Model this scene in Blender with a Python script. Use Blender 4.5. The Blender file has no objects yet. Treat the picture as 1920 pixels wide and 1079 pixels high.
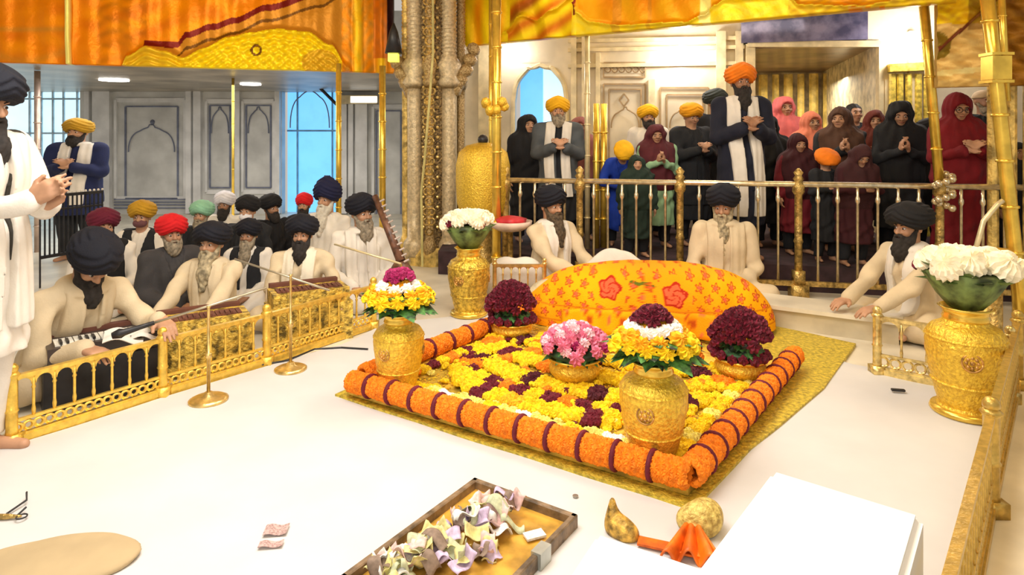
import bpy, bmesh, math, random
import numpy as np
from mathutils import Vector, Matrix
random.seed(7)
rng = np.random.RandomState(11)
SC = bpy.context.scene
COL = SC.collection
PI = math.pi

# ------------------------------------------------------------------ camera
F = 1220.0; CX = 960.0; HY = 255.0; CH = 1.5
cam = bpy.data.cameras.new('camera'); camo = bpy.data.objects.new('camera', cam); COL.objects.link(camo)
camo.location = (0, 0, CH); camo.rotation_euler = (PI/2, 0, 0)
cam.sensor_fit = 'HORIZONTAL'; cam.sensor_width = 36; cam.lens = 36*F/1920.0
cam.shift_y = -(539.5-HY)/1920.0; cam.clip_start = .05; cam.clip_end = 100
SC.camera = camo
# ------------------------------------------------------------------ world, exposure
SC.view_settings.view_transform = 'Standard'; SC.view_settings.look = 'None'
SC.view_settings.exposure = 0.0; SC.view_settings.gamma = 1; SC.view_settings.use_curve_mapping = False
w = bpy.data.worlds.new('world'); SC.world = w; w.use_nodes = True
w.node_tree.nodes['Background'].inputs[0].default_value = (1, .93, .84, 1)
w.node_tree.nodes['Background'].inputs[1].default_value = .55

def area(name, loc, size, power, col=(1, .9, .75), rot=(0, 0, 0), sy=None):
    l = bpy.data.lights.new(name, 'AREA'); l.energy = power; l.color = col; l.size = size
    if sy: l.shape = 'RECTANGLE'; l.size_y = sy
    o = bpy.data.objects.new(name, l); COL.objects.link(o); o.location = loc; o.rotation_euler = rot
    return o
area('sanctum_light', (-.9, 2.5, 3.3), 2.2, 150, (1, .96, .90))
area('flower_light', (.9, 4.4, 3.3), 1.4, 58, (1, .92, .76))
area('canopy_fill', (-2.6, 4.6, 3.1), 1.6, 42, (1, .9, .7), (math.radians(100), 0, math.radians(22)), sy=.5)  # unseen fill added to brighten the left gilded band
area('right_fill', (2.9, 2.9, 3.2), 1.0, 34, (1, .74, .42))  # unseen warm fill, added to tint the right part of the floor cloth
area('corridor_light', (2.0, 7.4, 3.1), 3.5, 30, (1, .88, .68), sy=1.0)
area('hall_light', (-4.3, 9.0, 2.25), 3.4, 85, (1, .96, .92), sy=2.6)
area('front_light', (-.6, -.4, 2.9), 2.6, 85, (1, .93, .8), (math.radians(72), 0, 0))

# ------------------------------------------------------------------ materials
MT = {}
def mat(name, col, rough=.6, metal=0.0, var=.12, scale=8, bump=0.0, bscale=40, emit=None, es=0, sheen=0, col2=None):
    if name in MT: return MT[name]
    m = bpy.data.materials.new(name); m.use_nodes = True; nt = m.node_tree; b = nt.nodes['Principled BSDF']
    b.inputs['Roughness'].default_value = rough; b.inputs['Metallic'].default_value = metal
    tc = nt.nodes.new('ShaderNodeTexCoord')
    n = nt.nodes.new('ShaderNodeTexNoise'); n.inputs['Scale'].default_value = scale; n.inputs['Detail'].default_value = 4
    nt.links.new(tc.outputs['Object'], n.inputs['Vector'])
    r = nt.nodes.new('ShaderNodeValToRGB'); nt.links.new(n.outputs['Fac'], r.inputs[0])
    c2 = col2 if col2 else tuple(max(0, c*(1-var*2)) for c in col)
    c1 = col if col2 else tuple(min(1, c*(1+var)) for c in col)
    r.color_ramp.elements[0].position = .35; r.color_ramp.elements[1].position = .65
    r.color_ramp.elements[0].color = (*c2, 1); r.color_ramp.elements[1].color = (*c1, 1)
    nt.links.new(r.outputs[0], b.inputs['Base Color'])
    if bump:
        n2 = nt.nodes.new('ShaderNodeTexNoise'); n2.inputs['Scale'].default_value = bscale; n2.inputs['Detail'].default_value = 3
        nt.links.new(tc.outputs['Object'], n2.inputs['Vector'])
        bp = nt.nodes.new('ShaderNodeBump'); bp.inputs['Strength'].default_value = bump; bp.inputs['Distance'].default_value = .02
        nt.links.new(n2.outputs['Fac'], bp.inputs['Height']); nt.links.new(bp.outputs[0], b.inputs['Normal'])
    if emit:
        b.inputs['Emission Color'].default_value = (*emit, 1); b.inputs['Emission Strength'].default_value = es
    MT[name] = m; return m
def vmat(name, rough=.6, metal=0.0, bump=0.0, bscale=60):
    if name in MT: return MT[name]
    m = mat(name, (1, 1, 1), rough, metal, 0, 8, bump, bscale); nt = m.node_tree; b = nt.nodes['Principled BSDF']
    a = nt.nodes.new('ShaderNodeAttribute'); a.attribute_name = 'Col'
    b.inputs['Specular IOR Level'].default_value = .18
    nt.links.new(a.outputs['Color'], b.inputs['Base Color']); return m
def s2l(r, g, b):
    return tuple(((c/255.0)/12.92 if c < 11 else ((c/255.0+.055)/1.055)**2.4) for c in (r, g, b))
GOLD = mat('gold', (.95, .58, .08), .30, .65, .1, 30, .25, 90)
GOLDE = mat('embossed_gold', (.97, .60, .06), .36, .5, .14, 60, .55, 75)
BRASS = mat('brass', (.80, .58, .22), .28, .8, .15, 20, .1, 60)
BRASSD = mat('antique_brass', (.62, .42, .13), .35, .7, .3, 22, .4, 60)
SILVER = mat('pale_brass', (.84, .72, .48), .25, .8, .15, 20)
BLACKM = mat('black_metal', (.03, .03, .035), .4, .3, .2)
CREAM = mat('cream_cotton', (.66, .54, .36), .85, 0, .06, 6, .12, 90)
WHITE = mat('white_cotton', (.76, .71, .64), .85, 0, .05, 6, .1, 90)
SKIN = mat('skin', (.50, .27, .16), .55, 0, .08, 12)
SKIN2 = mat('skin_brown', (.36, .18, .10), .55, 0, .08, 12)
EYEW = mat('eye_white', (.75, .7, .65), .3); EYED = mat('iris', (.03, .015, .01), .2)
PETG = mat('leaf_green', (.05, .17, .03), .6, 0, .5, 30, 0)
WOOD = mat('tray_wood', (.21, .14, .08), .45, 0, .3, 18, .2, 50)

# ------------------------------------------------------------------ coordinates measured from the photograph
def P(px, py, d): return Vector(((px-CX)/F*d, d, CH-(py-HY)/F*d))
def G(px, py, z=0.0):
    d = F*(CH-z)/(py-HY); return Vector(((px-CX)/F*d, d, z))
# ------------------------------------------------------------------ mesh builder
class MB:
    def __init__(s): s.v = []; s.f = []; s.m = []
    def add(s, vs, fs, mi=0):
        o = len(s.v); s.v += [tuple(v) for v in vs]; s.f += [tuple(i+o for i in f) for f in fs]; s.m += [mi]*len(fs); return s
    def box(s, c, size, R=None, mi=0, bev=0):
        sx, sy, sz = [q/2 for q in size]; c = Vector(c); vs = []
        for z in (-sz, sz):
            for x, y in ((-sx, -sy), (sx, -sy), (sx, sy), (-sx, sy)):
                v = Vector((x, y, z)); vs.append(c+(R @ v if R else v))
        return s.add(vs, [(3, 2, 1, 0), (4, 5, 6, 7), (0, 1, 5, 4), (1, 2, 6, 5), (2, 3, 7, 6), (3, 0, 4, 7)], mi)
    def beam(s, a, b, wd, h, mi=0):
        a = Vector(a); b = Vector(b); d = (b-a); L = d.length; x = d.normalized()
        up = Vector((0, 0, 1)) if abs(x.z) < .95 else Vector((0, 1, 0))
        y = up.cross(x).normalized(); z = x.cross(y); R = Matrix((x, y, z)).transposed()
        return s.box((a+b)/2, (L, wd, h), R, mi)
    def tube(s, pts, r, n=8, mi=0, cap=True):
        pts = [Vector(p) for p in pts]; rr = r if isinstance(r, (list, tuple)) else [r]*len(pts); vs = []; k = len(pts)
        t0 = (pts[1]-pts[0]).normalized(); ref = Vector((0, 0, 1)) if abs(t0.z) < .9 else Vector((1, 0, 0))
        for i, p in enumerate(pts):
            t = (pts[min(i+1, k-1)]-pts[max(i-1, 0)]).normalized()
            x = ref.cross(t)
            if x.length < 1e-4: x = Vector((0, 1, 0)).cross(t)
            x.normalize(); y = t.cross(x); ref = y if False else ref
            for j in range(n):
                a = 2*PI*j/n; vs.append(p+(x*math.cos(a)+y*math.sin(a))*rr[i])
        fs = [(i*n+j, i*n+(j+1) % n, (i+1)*n+(j+1) % n, (i+1)*n+j) for i in range(k-1) for j in range(n)]
        if cap: fs += [tuple(range(n-1, -1, -1)), tuple((k-1)*n+j for j in range(n))]
        return s.add(vs, fs, mi)
    def lathe(s, prof, c=(0, 0, 0), n=24, mi=0, fn=None):
        c = Vector(c); vs = []; k = len(prof)
        for i, (r, z) in enumerate(prof):
            for j in range(n):
                a = 2*PI*j/n; q = r*(fn(a, z) if fn else 1); vs.append(c+Vector((q*math.cos(a), q*math.sin(a), z)))
        fs = [(i*n+j, i*n+(j+1) % n, (i+1)*n+(j+1) % n, (i+1)*n+j) for i in range(k-1) for j in range(n)]
        fs += [tuple(range(n-1, -1, -1)), tuple((k-1)*n+j for j in range(n))]
        return s.add(vs, fs, mi)
    def ball(s, c, r, n=10, mi=0, sc=(1, 1, 1)):
        c = Vector(c); vs = []; m = max(4, n//2)
        for i in range(1, m):
            t = PI*i/m
            for j in range(n):
                a = 2*PI*j/n
                vs.append(c+Vector((math.sin(t)*math.cos(a)*r*sc[0], math.sin(t)*math.sin(a)*r*sc[1], math.cos(t)*r*sc[2])))
        fs = [(i*n+j, (i+1)*n+j, (i+1)*n+(j+1) % n, i*n+(j+1) % n) for i in range(m-2) for j in range(n)]
        T = len(vs); vs += [c+Vector((0, 0, r*sc[2])), c-Vector((0, 0, r*sc[2]))]
        fs += [(T, j, (j+1) % n) for j in range(n)] + [(T+1, (m-2)*n+(j+1) % n, (m-2)*n+j) for j in range(n)]
        return s.add(vs, fs, mi)
    def ring(s, c, R, r, ax=Vector((0, 0, 1)), n=16, k=6, mi=0, a0=0, a1=2*PI):
        c = Vector(c); ax = Vector(ax).normalized(); u = ax.orthogonal().normalized()
        if abs(ax.z) < .9: u = Vector((0, 0, 1)).cross(ax).normalized()
        w_ = ax.cross(u)
        return s.tube([c+(u*math.cos(a0+(a1-a0)*i/n)+w_*math.sin(a0+(a1-a0)*i/n))*R for i in range(n+1)], r, k, mi)
    def grid(s, fn, nu, nv, mi=0):
        vs = [fn(i/nu, j/nv) for j in range(nv+1) for i in range(nu+1)]
        fs = [(j*(nu+1)+i, j*(nu+1)+i+1, (j+1)*(nu+1)+i+1, (j+1)*(nu+1)+i) for j in range(nv) for i in range(nu)]
        return s.add(vs, fs, mi)
    def mesh(s, name, mats, smooth=False):
        me = bpy.data.meshes.new(name); me.from_pydata(s.v, [], s.f)
        for m in (mats if isinstance(mats, (list, tuple)) else [mats]): me.materials.append(m)
        me.polygons.foreach_set('material_index', s.m)
        if smooth: me.polygons.foreach_set('use_smooth', [True]*len(s.f))
        me.update(); return me
    def build(s, name, mats, parent=None, smooth=False):
        return link(name, s.mesh(name, mats, smooth), parent)
def link(name, me, parent=None):
    o = bpy.data.objects.new(name, me); COL.objects.link(o)
    if parent: o.parent = parent
    return o
def tag(o, label, cat, group=None, kind=None):
    o['label'] = label; o['category'] = cat
    if group: o['group'] = group
    if kind: o['kind'] = kind
    return o
def thing(name, loc, label, cat, group=None, rz=0):
    o = bpy.data.objects.new(name, None); COL.objects.link(o); o.location = loc; o.rotation_euler = (0, 0, rz)
    o.empty_display_size = .05
    return tag(o, label, cat, group)
def struct(o): o['kind'] = 'structure'; return o
def setcol(me, cols):
    a = me.color_attributes.new('Col', 'FLOAT_COLOR', 'POINT')
    c = np.ones((len(me.vertices), 4), np.float32); c[:, :3] = cols; a.data.foreach_set('color', c.ravel())
def unit(v): return Vector(v).normalized()

# ------------------------------------------------------------------ signed-distance modelling for bodies and cloth
class SDF:
    def __init__(s): s.ops = []
    def cap(s, a, b, r1, r2=None, k=.03, sub=False):
        s.ops.append(('c', np.array(a, float), np.array(b, float), r1, r1 if r2 is None else r2, k, sub)); return s
    def ell(s, c, r, R=None, k=.03, sub=False):
        s.ops.append(('e', np.array(c, float), np.array(r, float), None if R is None else np.array(R, float), None, k, sub)); return s
    def __call__(s, p):
        d = None
        for t, a, b, r1, r2, k, sub in s.ops:
            if t == 'c':
                ab = b-a; pa = p-a; h = np.clip(pa @ ab/max(ab @ ab, 1e-9), 0, 1)
                q = np.sqrt(((pa-h[:, None]*ab)**2).sum(1))-(r1+(r2-r1)*h)
            else:
                l = p-a
                if r1 is not None: l = l @ r1          # world -> local for rotation R (columns are the local axes)
                k0 = np.sqrt(((l/b)**2).sum(1)); k1 = np.sqrt(((l/b**2)**2).sum(1)); q = k0*(k0-1)/np.maximum(k1, 1e-9)
            if d is None: d = q; continue
            if sub:
                h = np.clip(.5-.5*(d+q)/k, 0, 1); d = d*(1-h)-q*h+k*h*(1-h)
            else:
                h = np.clip(.5+.5*(q-d)/k, 0, 1); d = q*(1-h)+d*h-k*h*(1-h)
        return d
    def bounds(s, pad=.03):
        lo = np.full(3, 1e9); hi = -lo
        for t, a, b, r1, r2, k, sub in s.ops:
            if sub: continue
            if t == 'c':
                r = max(r1, r2); lo = np.minimum(lo, np.minimum(a, b)-r); hi = np.maximum(hi, np.maximum(a, b)+r)
            else:
                r = b.max(); lo = np.minimum(lo, a-r); hi = np.maximum(hi, a+r)
        return lo-pad, hi+pad
def nets(fn, lo, hi, h):
    """surface of fn = 0 as a quad mesh (surface nets); fine values only near the surface"""
    C = 4; H = h*C
    n = np.maximum(2, np.ceil((hi-lo)/H).astype(int)+1)
    ax = [lo[i]+H*(np.arange(n[i])+.5)-h*.5 for i in range(3)]
    g = np.stack(np.meshgrid(*ax, indexing='ij'), -1).reshape(-1, 3)
    c = fn(g).reshape(n)
    near = np.abs(c) < H*1.5
    V = np.repeat(np.repeat(np.repeat(c, C, 0), C, 1), C, 2)
    M = np.repeat(np.repeat(np.repeat(near, C, 0), C, 1), C, 2)
    idx = np.argwhere(M)
    if len(idx) == 0: return np.zeros((0, 3)), np.zeros((0, 4), int)
    V[M] = fn(lo+idx*h)
    V[0] = V[-1] = 1; V[:, 0] = V[:, -1] = 1; V[:, :, 0] = V[:, :, -1] = 1
    S = V < 0
    a = S[:-1, :-1, :-1].astype(np.int8)
    tot = np.zeros_like(a)
    for i in (0, 1):
        for j in (0, 1):
            for k in (0, 1):
                tot += S[i:S.shape[0]-1+i, j:S.shape[1]-1+j, k:S.shape[2]-1+k]
    cells = np.argwhere((tot > 0) & (tot < 8))
    cid = np.full(tot.shape, -1, int); cid[tuple(cells.T)] = np.arange(len(cells))
    acc = np.zeros((len(cells), 3)); cnt = np.zeros(len(cells))
    offs = [(i, j, k) for i in (0, 1) for j in (0, 1) for k in (0, 1)]
    for o in offs:
        for axn in range(3):
            if o[axn] == 1: continue
            p = cells+np.array(o); q = p.copy(); q[:, axn] += 1
            v0 = V[tuple(p.T)]; v1 = V[tuple(q.T)]; m = (v0 < 0) != (v1 < 0)
            t = np.where(m, v0/np.where(m, v0-v1, 1), 0)
            pos = np.tile(np.array(o, float), (len(cells), 1)); pos[:, axn] += t
            acc[m] += pos[m]; cnt[m] += 1
    verts = lo+(cells+acc/np.maximum(cnt, 1)[:, None])*h
    quads = []
    for axn in range(3):
        b_, c_ = (axn+1) % 3, (axn+2) % 3
        sl0 = [slice(None)]*3; sl1 = [slice(None)]*3
        sl0[axn] = slice(0, -1); sl1[axn] = slice(1, None)
        e = S[tuple(sl0)] != S[tuple(sl1)]
        pts = np.argwhere(e)
        pts = pts[(pts[:, b_] > 0) & (pts[:, c_] > 0) & (pts[:, b_] < tot.shape[b_]) & (pts[:, c_] < tot.shape[c_]) & (pts[:, axn] < tot.shape[axn])]
        if not len(pts): continue
        def cc(db, dc):
            q = pts.copy(); q[:, b_] -= db; q[:, c_] -= dc; return cid[tuple(q.T)]
        Q = np.stack([cc(1, 1), cc(0, 1), cc(0, 0), cc(1, 0)], 1)
        ins = S[tuple(pts.T)]
        Q[~ins] = Q[~ins][:, ::-1]
        quads.append(Q)
    quads = np.concatenate(quads); quads = quads[(quads >= 0).all(1)]
    return verts, quads
def netmesh(name, fn, lo, hi, h, material, parent=None, at=None):
    v, q = nets(fn, np.array(lo, float), np.array(hi, float), h)
    me = bpy.data.meshes.new(name)
    me.vertices.add(len(v)); me.vertices.foreach_set('co', v.astype(np.float32).ravel())
    me.loops.add(len(q)*4); me.loops.foreach_set('vertex_index', q.astype(np.int32).ravel())
    me.polygons.add(len(q)); me.polygons.foreach_set('loop_start', np.arange(len(q), dtype=np.int32)*4)
    me.polygons.foreach_set('use_smooth', np.ones(len(q), bool))
    me.materials.append(material); me.update(); me.validate()
    return link(name, me, parent)
# ================================================================== the setting
MARB = mat('cream_marble', (.74, .68, .55), .35, 0, .1, 2.5, .05, 20)
MARBG = mat('grey_marble', (.60, .60, .58), .4, 0, .12, 2.0, .04, 20)
GREYC = mat('grey_ceiling', (.36, .31, .24), .35, 0, .22, 1.6)
INLAY = mat('dark_inlay', (.20, .15, .11), .5)
INLAYB = mat('blue_grey_inlay', (.16, .18, .26), .5)
GOLDW = mat('gold_wall', (.78, .55, .16), .45, .35, .3, 12, .6, 30)
def slab(name, pts, z0, z1, m, kind='structure'):
    b = MB(); n = len(pts)
    b.add([(x, y, z0) for x, y in pts]+[(x, y, z1) for x, y in pts],
          [tuple(range(n-1, -1, -1)), tuple(range(n, 2*n))]+[(i, (i+1) % n, n+(i+1) % n, n+i) for i in range(n)])
    o = b.build(name, m)
    if kind: o['kind'] = kind
    return o
slab('floor', [(-9.5, 13), (-9.5, -1.5), (4.6, -1.5), (4.6, 3.2), (4.6, 6.2), (-1.0, 7.6), (-1.4, 13)], -.1, 0, MARB)
def bricks_mat():
    m = bpy.data.materials.new('stone_tiles'); m.use_nodes = True; nt = m.node_tree; b = nt.nodes['Principled BSDF']
    t = nt.nodes.new('ShaderNodeTexBrick'); tc = nt.nodes.new('ShaderNodeTexCoord'); mp = nt.nodes.new('ShaderNodeMapping')
    mp.inputs['Rotation'].default_value = (0, 0, math.radians(49)); nt.links.new(tc.outputs['Object'], mp.inputs[0]); nt.links.new(mp.outputs[0], t.inputs[0])
    t.inputs['Scale'].default_value = 4; t.inputs['Color1'].default_value = (.42, .31, .12, 1); t.inputs['Color2'].default_value = (.52, .42, .22, 1)
    t.inputs['Mortar'].default_value = (.12, .07, .03, 1); t.inputs['Mortar Size'].default_value = .03; t.offset = 0
    nt.links.new(t.outputs[0], b.inputs['Base Color']); b.inputs['Roughness'].default_value = .3
    return m
slab('floor', [(1.2, 1.35), (1.55, 1.1), (4.5, 4.6), (4.3, 5.6), (3.1, 3.7)], .001, .006, bricks_mat())
slab('floor', [(-.8, 7.05), (5.2, 5.72), (8.5, 5.0), (8.5, 13), (-.8, 13)], 0, .25, mat('shaded_floor', (.05, .025, .03), .9, 0, .3, 5))     # raised walkway behind the railing, its shade put into the near-black colour
# back left wall
WD = 12.5
def WL(px, py): return P(px, py, WD)
def rect_on(b, px0, y0, px1, y1, th, wpx, fn, mi=0):
    """a frame of thin battens following a rectangle on a wall"""
    q = [fn(px0, y0), fn(px1, y0), fn(px1, y1), fn(px0, y1)]
    for i in range(4): b.beam(q[i], q[(i+1) % 4], th, wpx, mi)
wl = MB()
def wslab(b, px0, y0, px1, y1, fn=WL, th=.2, back=.1, mi=0):
    a = fn(px0, y0); c = fn(px1, y1); d = Vector((c.x-a.x, c.y-a.y, 0)); n = Vector((-d.y, d.x, 0)).normalized()
    if n.y < 0: n = -n
    cen = (a+c)/2+n*back; ang = math.atan2(d.y, d.x)
    return b.box(cen, (d.length, th, abs(a.z-c.z)), Matrix.Rotation(ang, 3, 'Z'), mi)
FLY = HY+CH*F/WD
wslab(wl, 150, 20, 528, FLY); wslab(wl, 528, 20, 632, 135); wslab(wl, 632, 20, 860, FLY); wslab(wl, -200, 20, 150, 118)
struct(wl.build('wall_back', MARBG))
tr = MB()
for (a, y0, c, y1) in ((163, 170, 172, 400), (178, 170, 210, 400), (352, 170, 362, 400), (366, 170, 380, 400), (442, 170, 452, 400), (640, 195, 652, 400), (655, 195, 664, 400), (668, 195, 690, 400), (518, 130, 527, 400), (632, 130, 640, 400)):
    wslab(tr, a, y0, c, y1, th=.1, back=-.04)
for (a, y0, c, y1) in ((218, 188, 348, 372), (388, 190, 438, 360), (456, 190, 514, 360), (700, 200, 758, 520)):
    rect_on(tr, a, y0, c, y1, .05, .08, WL)
struct(tr.build('trim_1', mat('light_marble', (.72, .72, .72), .4, 0, .08, 3)))
ti = MB()
def arch_line(b, px0, px1, ytop, ybot, fn, r=.012, lobes=3, mi=0):
    c = (px0+px1)/2; hw = (px1-px0)/2; pts = []
    for i in range(41):
        t = PI*i/40; s = 1+.06*abs(math.sin(t*lobes))
        y = ybot-(ybot-ytop)*(math.sin(t)**.8)*s*.93
        if abs(t-PI/2) < .12: y = ytop-4
        pts.append(fn(c-hw*math.cos(t), y)-Vector((0, .02, 0)))
    b.tube(pts, r, 5, mi)
for (a, y0, c, y1) in ((236, 200, 334, 372), (394, 198, 432, 352), (462, 198, 508, 352), (706, 208, 752, 480)):
    rect_on(ti, a, y0, c, y1, .03, .025, lambda x, y: WL(x, y)-Vector((0, .01, 0)))
for (a, c, yt, yb) in ((242, 328, 238, 285), (397, 429, 205, 250), (466, 504, 205, 250), (545, 618, 170, 240)):
    arch_line(ti, a, c, yt, yb, WL)
for y in (374, 379, 384, 390): ti.beam(WL(215, y)-Vector((0, .02, 0)), WL(352, y)-Vector((0, .02, 0)), .02, .02)
ti.ball(WL(286, 229), .05, 6)
struct(ti.build('trim_2', INLAYB))
PANE = mat('daylit_blue_pane', (.15, .42, .75), .3, 0, .1, 3, emit=(.16, .52, .98), es=1.15, col2=(.1, .3, .6))
PANE2 = mat('daylit_white_pane', (.6, .75, .8), .3, 0, .1, 3, emit=(.62, .88, 1.0), es=1.0)
def window(name, px0, y0, px1, y1, fn, pane, bars_v, bars_h, depth=.15, fm=None):
    b = MB(); wslab(b, px0, y0, px1, y1, fn, .03, depth); o = b.build(name, pane); struct(o)
    f = MB()
    for x in bars_v: f.beam(fn(x, y0)+Vector((0, depth-.04, 0)), fn(x, y1)+Vector((0, depth-.04, 0)), .03, .035)
    for y in bars_h: f.beam(fn(px0, y)+Vector((0, depth-.04, 0)), fn(px1, y)+Vector((0, depth-.04, 0)), .03, .035)
    f.build('window_frame', fm or mat('pale_blue_frame', (.45, .62, .75), .4), o); return o
window('window_1', -200, 118, 150, FLY, WL, PANE2, (48, 70, 92, 112, 138), (165, 185, 250, 330))
window('window_2', 528, 135, 632, FLY, WL, PANE, (548, 615), (158, 245), .35, mat('blue_frame', (.16, .38, .62), .4))
slab('ceiling', [(-9.5, 6.3), (-5.6, 7.2), (-1.5, 8.4), (-1.1, 9), (-1.1, 12.7), (-9.5, 12.7)], 2.35, 2.42, GREYC)
LAMP = mat('lit_lamp', (1, 1, 1), .4, 0, 0, emit=(1, .98, .93), es=9)
for i, (px, py, r) in enumerate(((214, 148, .20), (470, 156, .16))):
    d = F*.86/(HY-py); c = P(px, py, d)
    t = thing('ceiling_light', c, 'large round lit ceiling light on the grey ceiling, above the panel with the arch' if i == 0 else 'smaller round lit ceiling light on the grey ceiling, left of the blue window', 'ceiling light', 'round lights in the grey ceiling')
    MB().lathe([(r*1.25, 0), (r*1.25, .03), (r*1.05, .0)][::1], n=20).build('bezel', MARBG, t); MB().lathe([(r, -.03), (r, .0)], n=20).build('diffuser', LAMP, t)
t = thing('light_box', P(672, 187, 12.32), 'long lit light box fixed high beside the blue window', 'light')
MB().box((0, 0, 0), (.72, .12, .16)).build('housing', mat('lamp_tan', (.6, .5, .3), .5), t); MB().box((.12, -.07, 0), (.5, .02, .12)).build('diffuser', mat('lit_lamp_soft', (1, 1, .95), .4, 0, 0, emit=(1, .95, .85), es=1.3), t)
t = thing('wall_bracket', P(585, 150, 11.8), 'dark folding arm bracket in front of the blue window', 'bracket')
b = MB(); b.tube([(0, 0, 0), (.28, 0, -.28), (.5, 0, -.5)], .03, 6); b.tube([(0, 0, 0), (.1, 0, .05), (.5, 0, .05)], .02, 6); b.build('arm', BLACKM, t)

# wall behind the standing crowd
def WR(px, py, off=0.0):
    k = (px-CX)/F; y = 9.4/(1+.227*k); p = P(px, py, y); n = Vector((-.221, -.975, 0)); return p+n*off
def wrx(px): p = WR(px, HY); return p
wr = MB()
def ws(b, *a, **k): return wslab(b, *a, fn=WR, **k)
ws(wr, 760, -250, 962, 470); ws(wr, 962, -250, 1062, 118); ws(wr, 1062, -250, 1405, 470); ws(wr, 1405, -250, 1648, 82); ws(wr, 1648, -250, 2300, 470)
# scalloped head of the arched opening
def archy(u, y0, y1):
    t = abs(u)
    return y1-(y1-y0)*(max(0, 1-t**2.2)**.5)*(1-.05*abs(math.sin(u*7)))
NA = 30
fr = [WR(962+100*i/NA, 117) for i in range(NA+1)]; lo_ = [WR(962+100*i/NA, archy((i-NA/2)/(NA/2), 122, 190)) for i in range(NA+1)]
wr.add(fr+lo_, [(i, i+1, NA+2+i, NA+1+i) for i in range(NA)])
bk = [q+Vector((.05, .22, 0)) for q in lo_]
wr.add(lo_+bk, [(i, i+1, NA+2+i, NA+1+i) for i in range(NA)])
struct(wr.build('wall_right', mat('cream_wall', (.77, .66, .46), .3, 0, .1, 2.2, .04, 20)))
tb = MB()
tb.tube([q-Vector((0, .03, 0)) for q in [WR(962, 330)]+lo_+[WR(1062, 330)]], .035, 6)
for (a, y0, c, y1) in ((1072, 60, 1082, 470), (1092, 60, 1104, 470), (1118, 100, 1126, 470), (1216, 150, 1228, 470), (1342, 60, 1360, 470), (1378, 60, 1392, 470), (1655, 150, 1665, 470), (1700, 60, 1712, 470), (900, 60, 925, 470)): ws(tb, a, y0, c, y1, th=.1, back=-.04)
for y in (78, 95, 125): tb.beam(WR(1066, y, .03), WR(1395, y-6, .03), .08, .05)
tb.beam(WR(1400, 84, .04), WR(1652, 84, .04), .12, .08); tb.beam(WR(1652, 84, .04), WR(1652, 460, .04), .12, .08); tb.beam(WR(1405, 84, .04), WR(1405, 460, .04), .12, .08)
struct(tb.build('trim_3', mat('cream_moulding', (.80, .66, .38), .35, 0, .12, 6)))
tl = MB()
def fw(x, y): return WR(x, y, .03)
for (a, y0, c, y1) in ((1132, 158, 1210, 330), (1142, 168, 1202, 330), (1238, 165, 1328, 330), (1250, 178, 1318, 330), (1132, 118, 1210, 145)): rect_on(tl, a, y0, c, y1, .02, .022, fw)
arch_line(tl, 1146, 1198, 205, 240, fw, .01); arch_line(tl, 1255, 1312, 205, 240, fw, .01)
for s in (1, -1):
    tl.beam(fw(1170-9, 188), fw(1170, 188-12*s), .02, .02); tl.beam(fw(1170+9, 188), fw(1170, 188-12*s), .02, .02)
for x in range(1140, 1206, 13): tl.ring(fw(x, 131), .04, .008, (0, 1, 0), 8, 4)
struct(tl.build('trim_4', mat('brown_inlay', (.40, .27, .13), .5)))
struct(ws(MB(), 964, 118, 1060, 470, back=.55, th=.04).build('window_3', PANE2))
struct(ws(MB(), 964, 118, 1008, 250, back=.45, th=.04).build('window_4', PANE))
# porch behind the doorway: brown soffit, bright end wall
A0 = WR(1405, 82); A1 = WR(1648, 82); dz = A0.z
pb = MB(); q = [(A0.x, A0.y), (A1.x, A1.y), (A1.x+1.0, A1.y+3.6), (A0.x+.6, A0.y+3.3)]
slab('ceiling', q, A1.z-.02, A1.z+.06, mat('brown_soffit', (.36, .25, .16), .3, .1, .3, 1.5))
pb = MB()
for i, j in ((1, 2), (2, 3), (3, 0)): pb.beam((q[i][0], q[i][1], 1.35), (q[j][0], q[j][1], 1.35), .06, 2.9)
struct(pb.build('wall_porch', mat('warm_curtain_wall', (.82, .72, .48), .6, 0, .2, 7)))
area('porch_light', (A0.x+1.4, A0.y+1.8, 2.4), 1.2, 34, (1, .9, .75))
pc = MB()
for i in range(9):
    x = q[3][0]+.15+(q[2][0]-q[3][0]-.3)*i/8; pc.tube([(x, q[3][1]-.1-.05*i, .25), (x, q[3][1]-.1-.05*i, 2.6)], .06+.02*(i % 2), 8)
struct(pc.build('trim_5', mat('gold_curtain', (.85, .62, .16), .6, 0, .2, 8)))
mb = MB(); ws(mb, 1388, 22, 1622, 76, th=.08, back=-.08)
struct(mb.build('trim_6', mat('lavender_glass', (.34, .32, .50), .12, .3, .5, 5, 0, 40, col2=(.10, .10, .2))))
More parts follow.
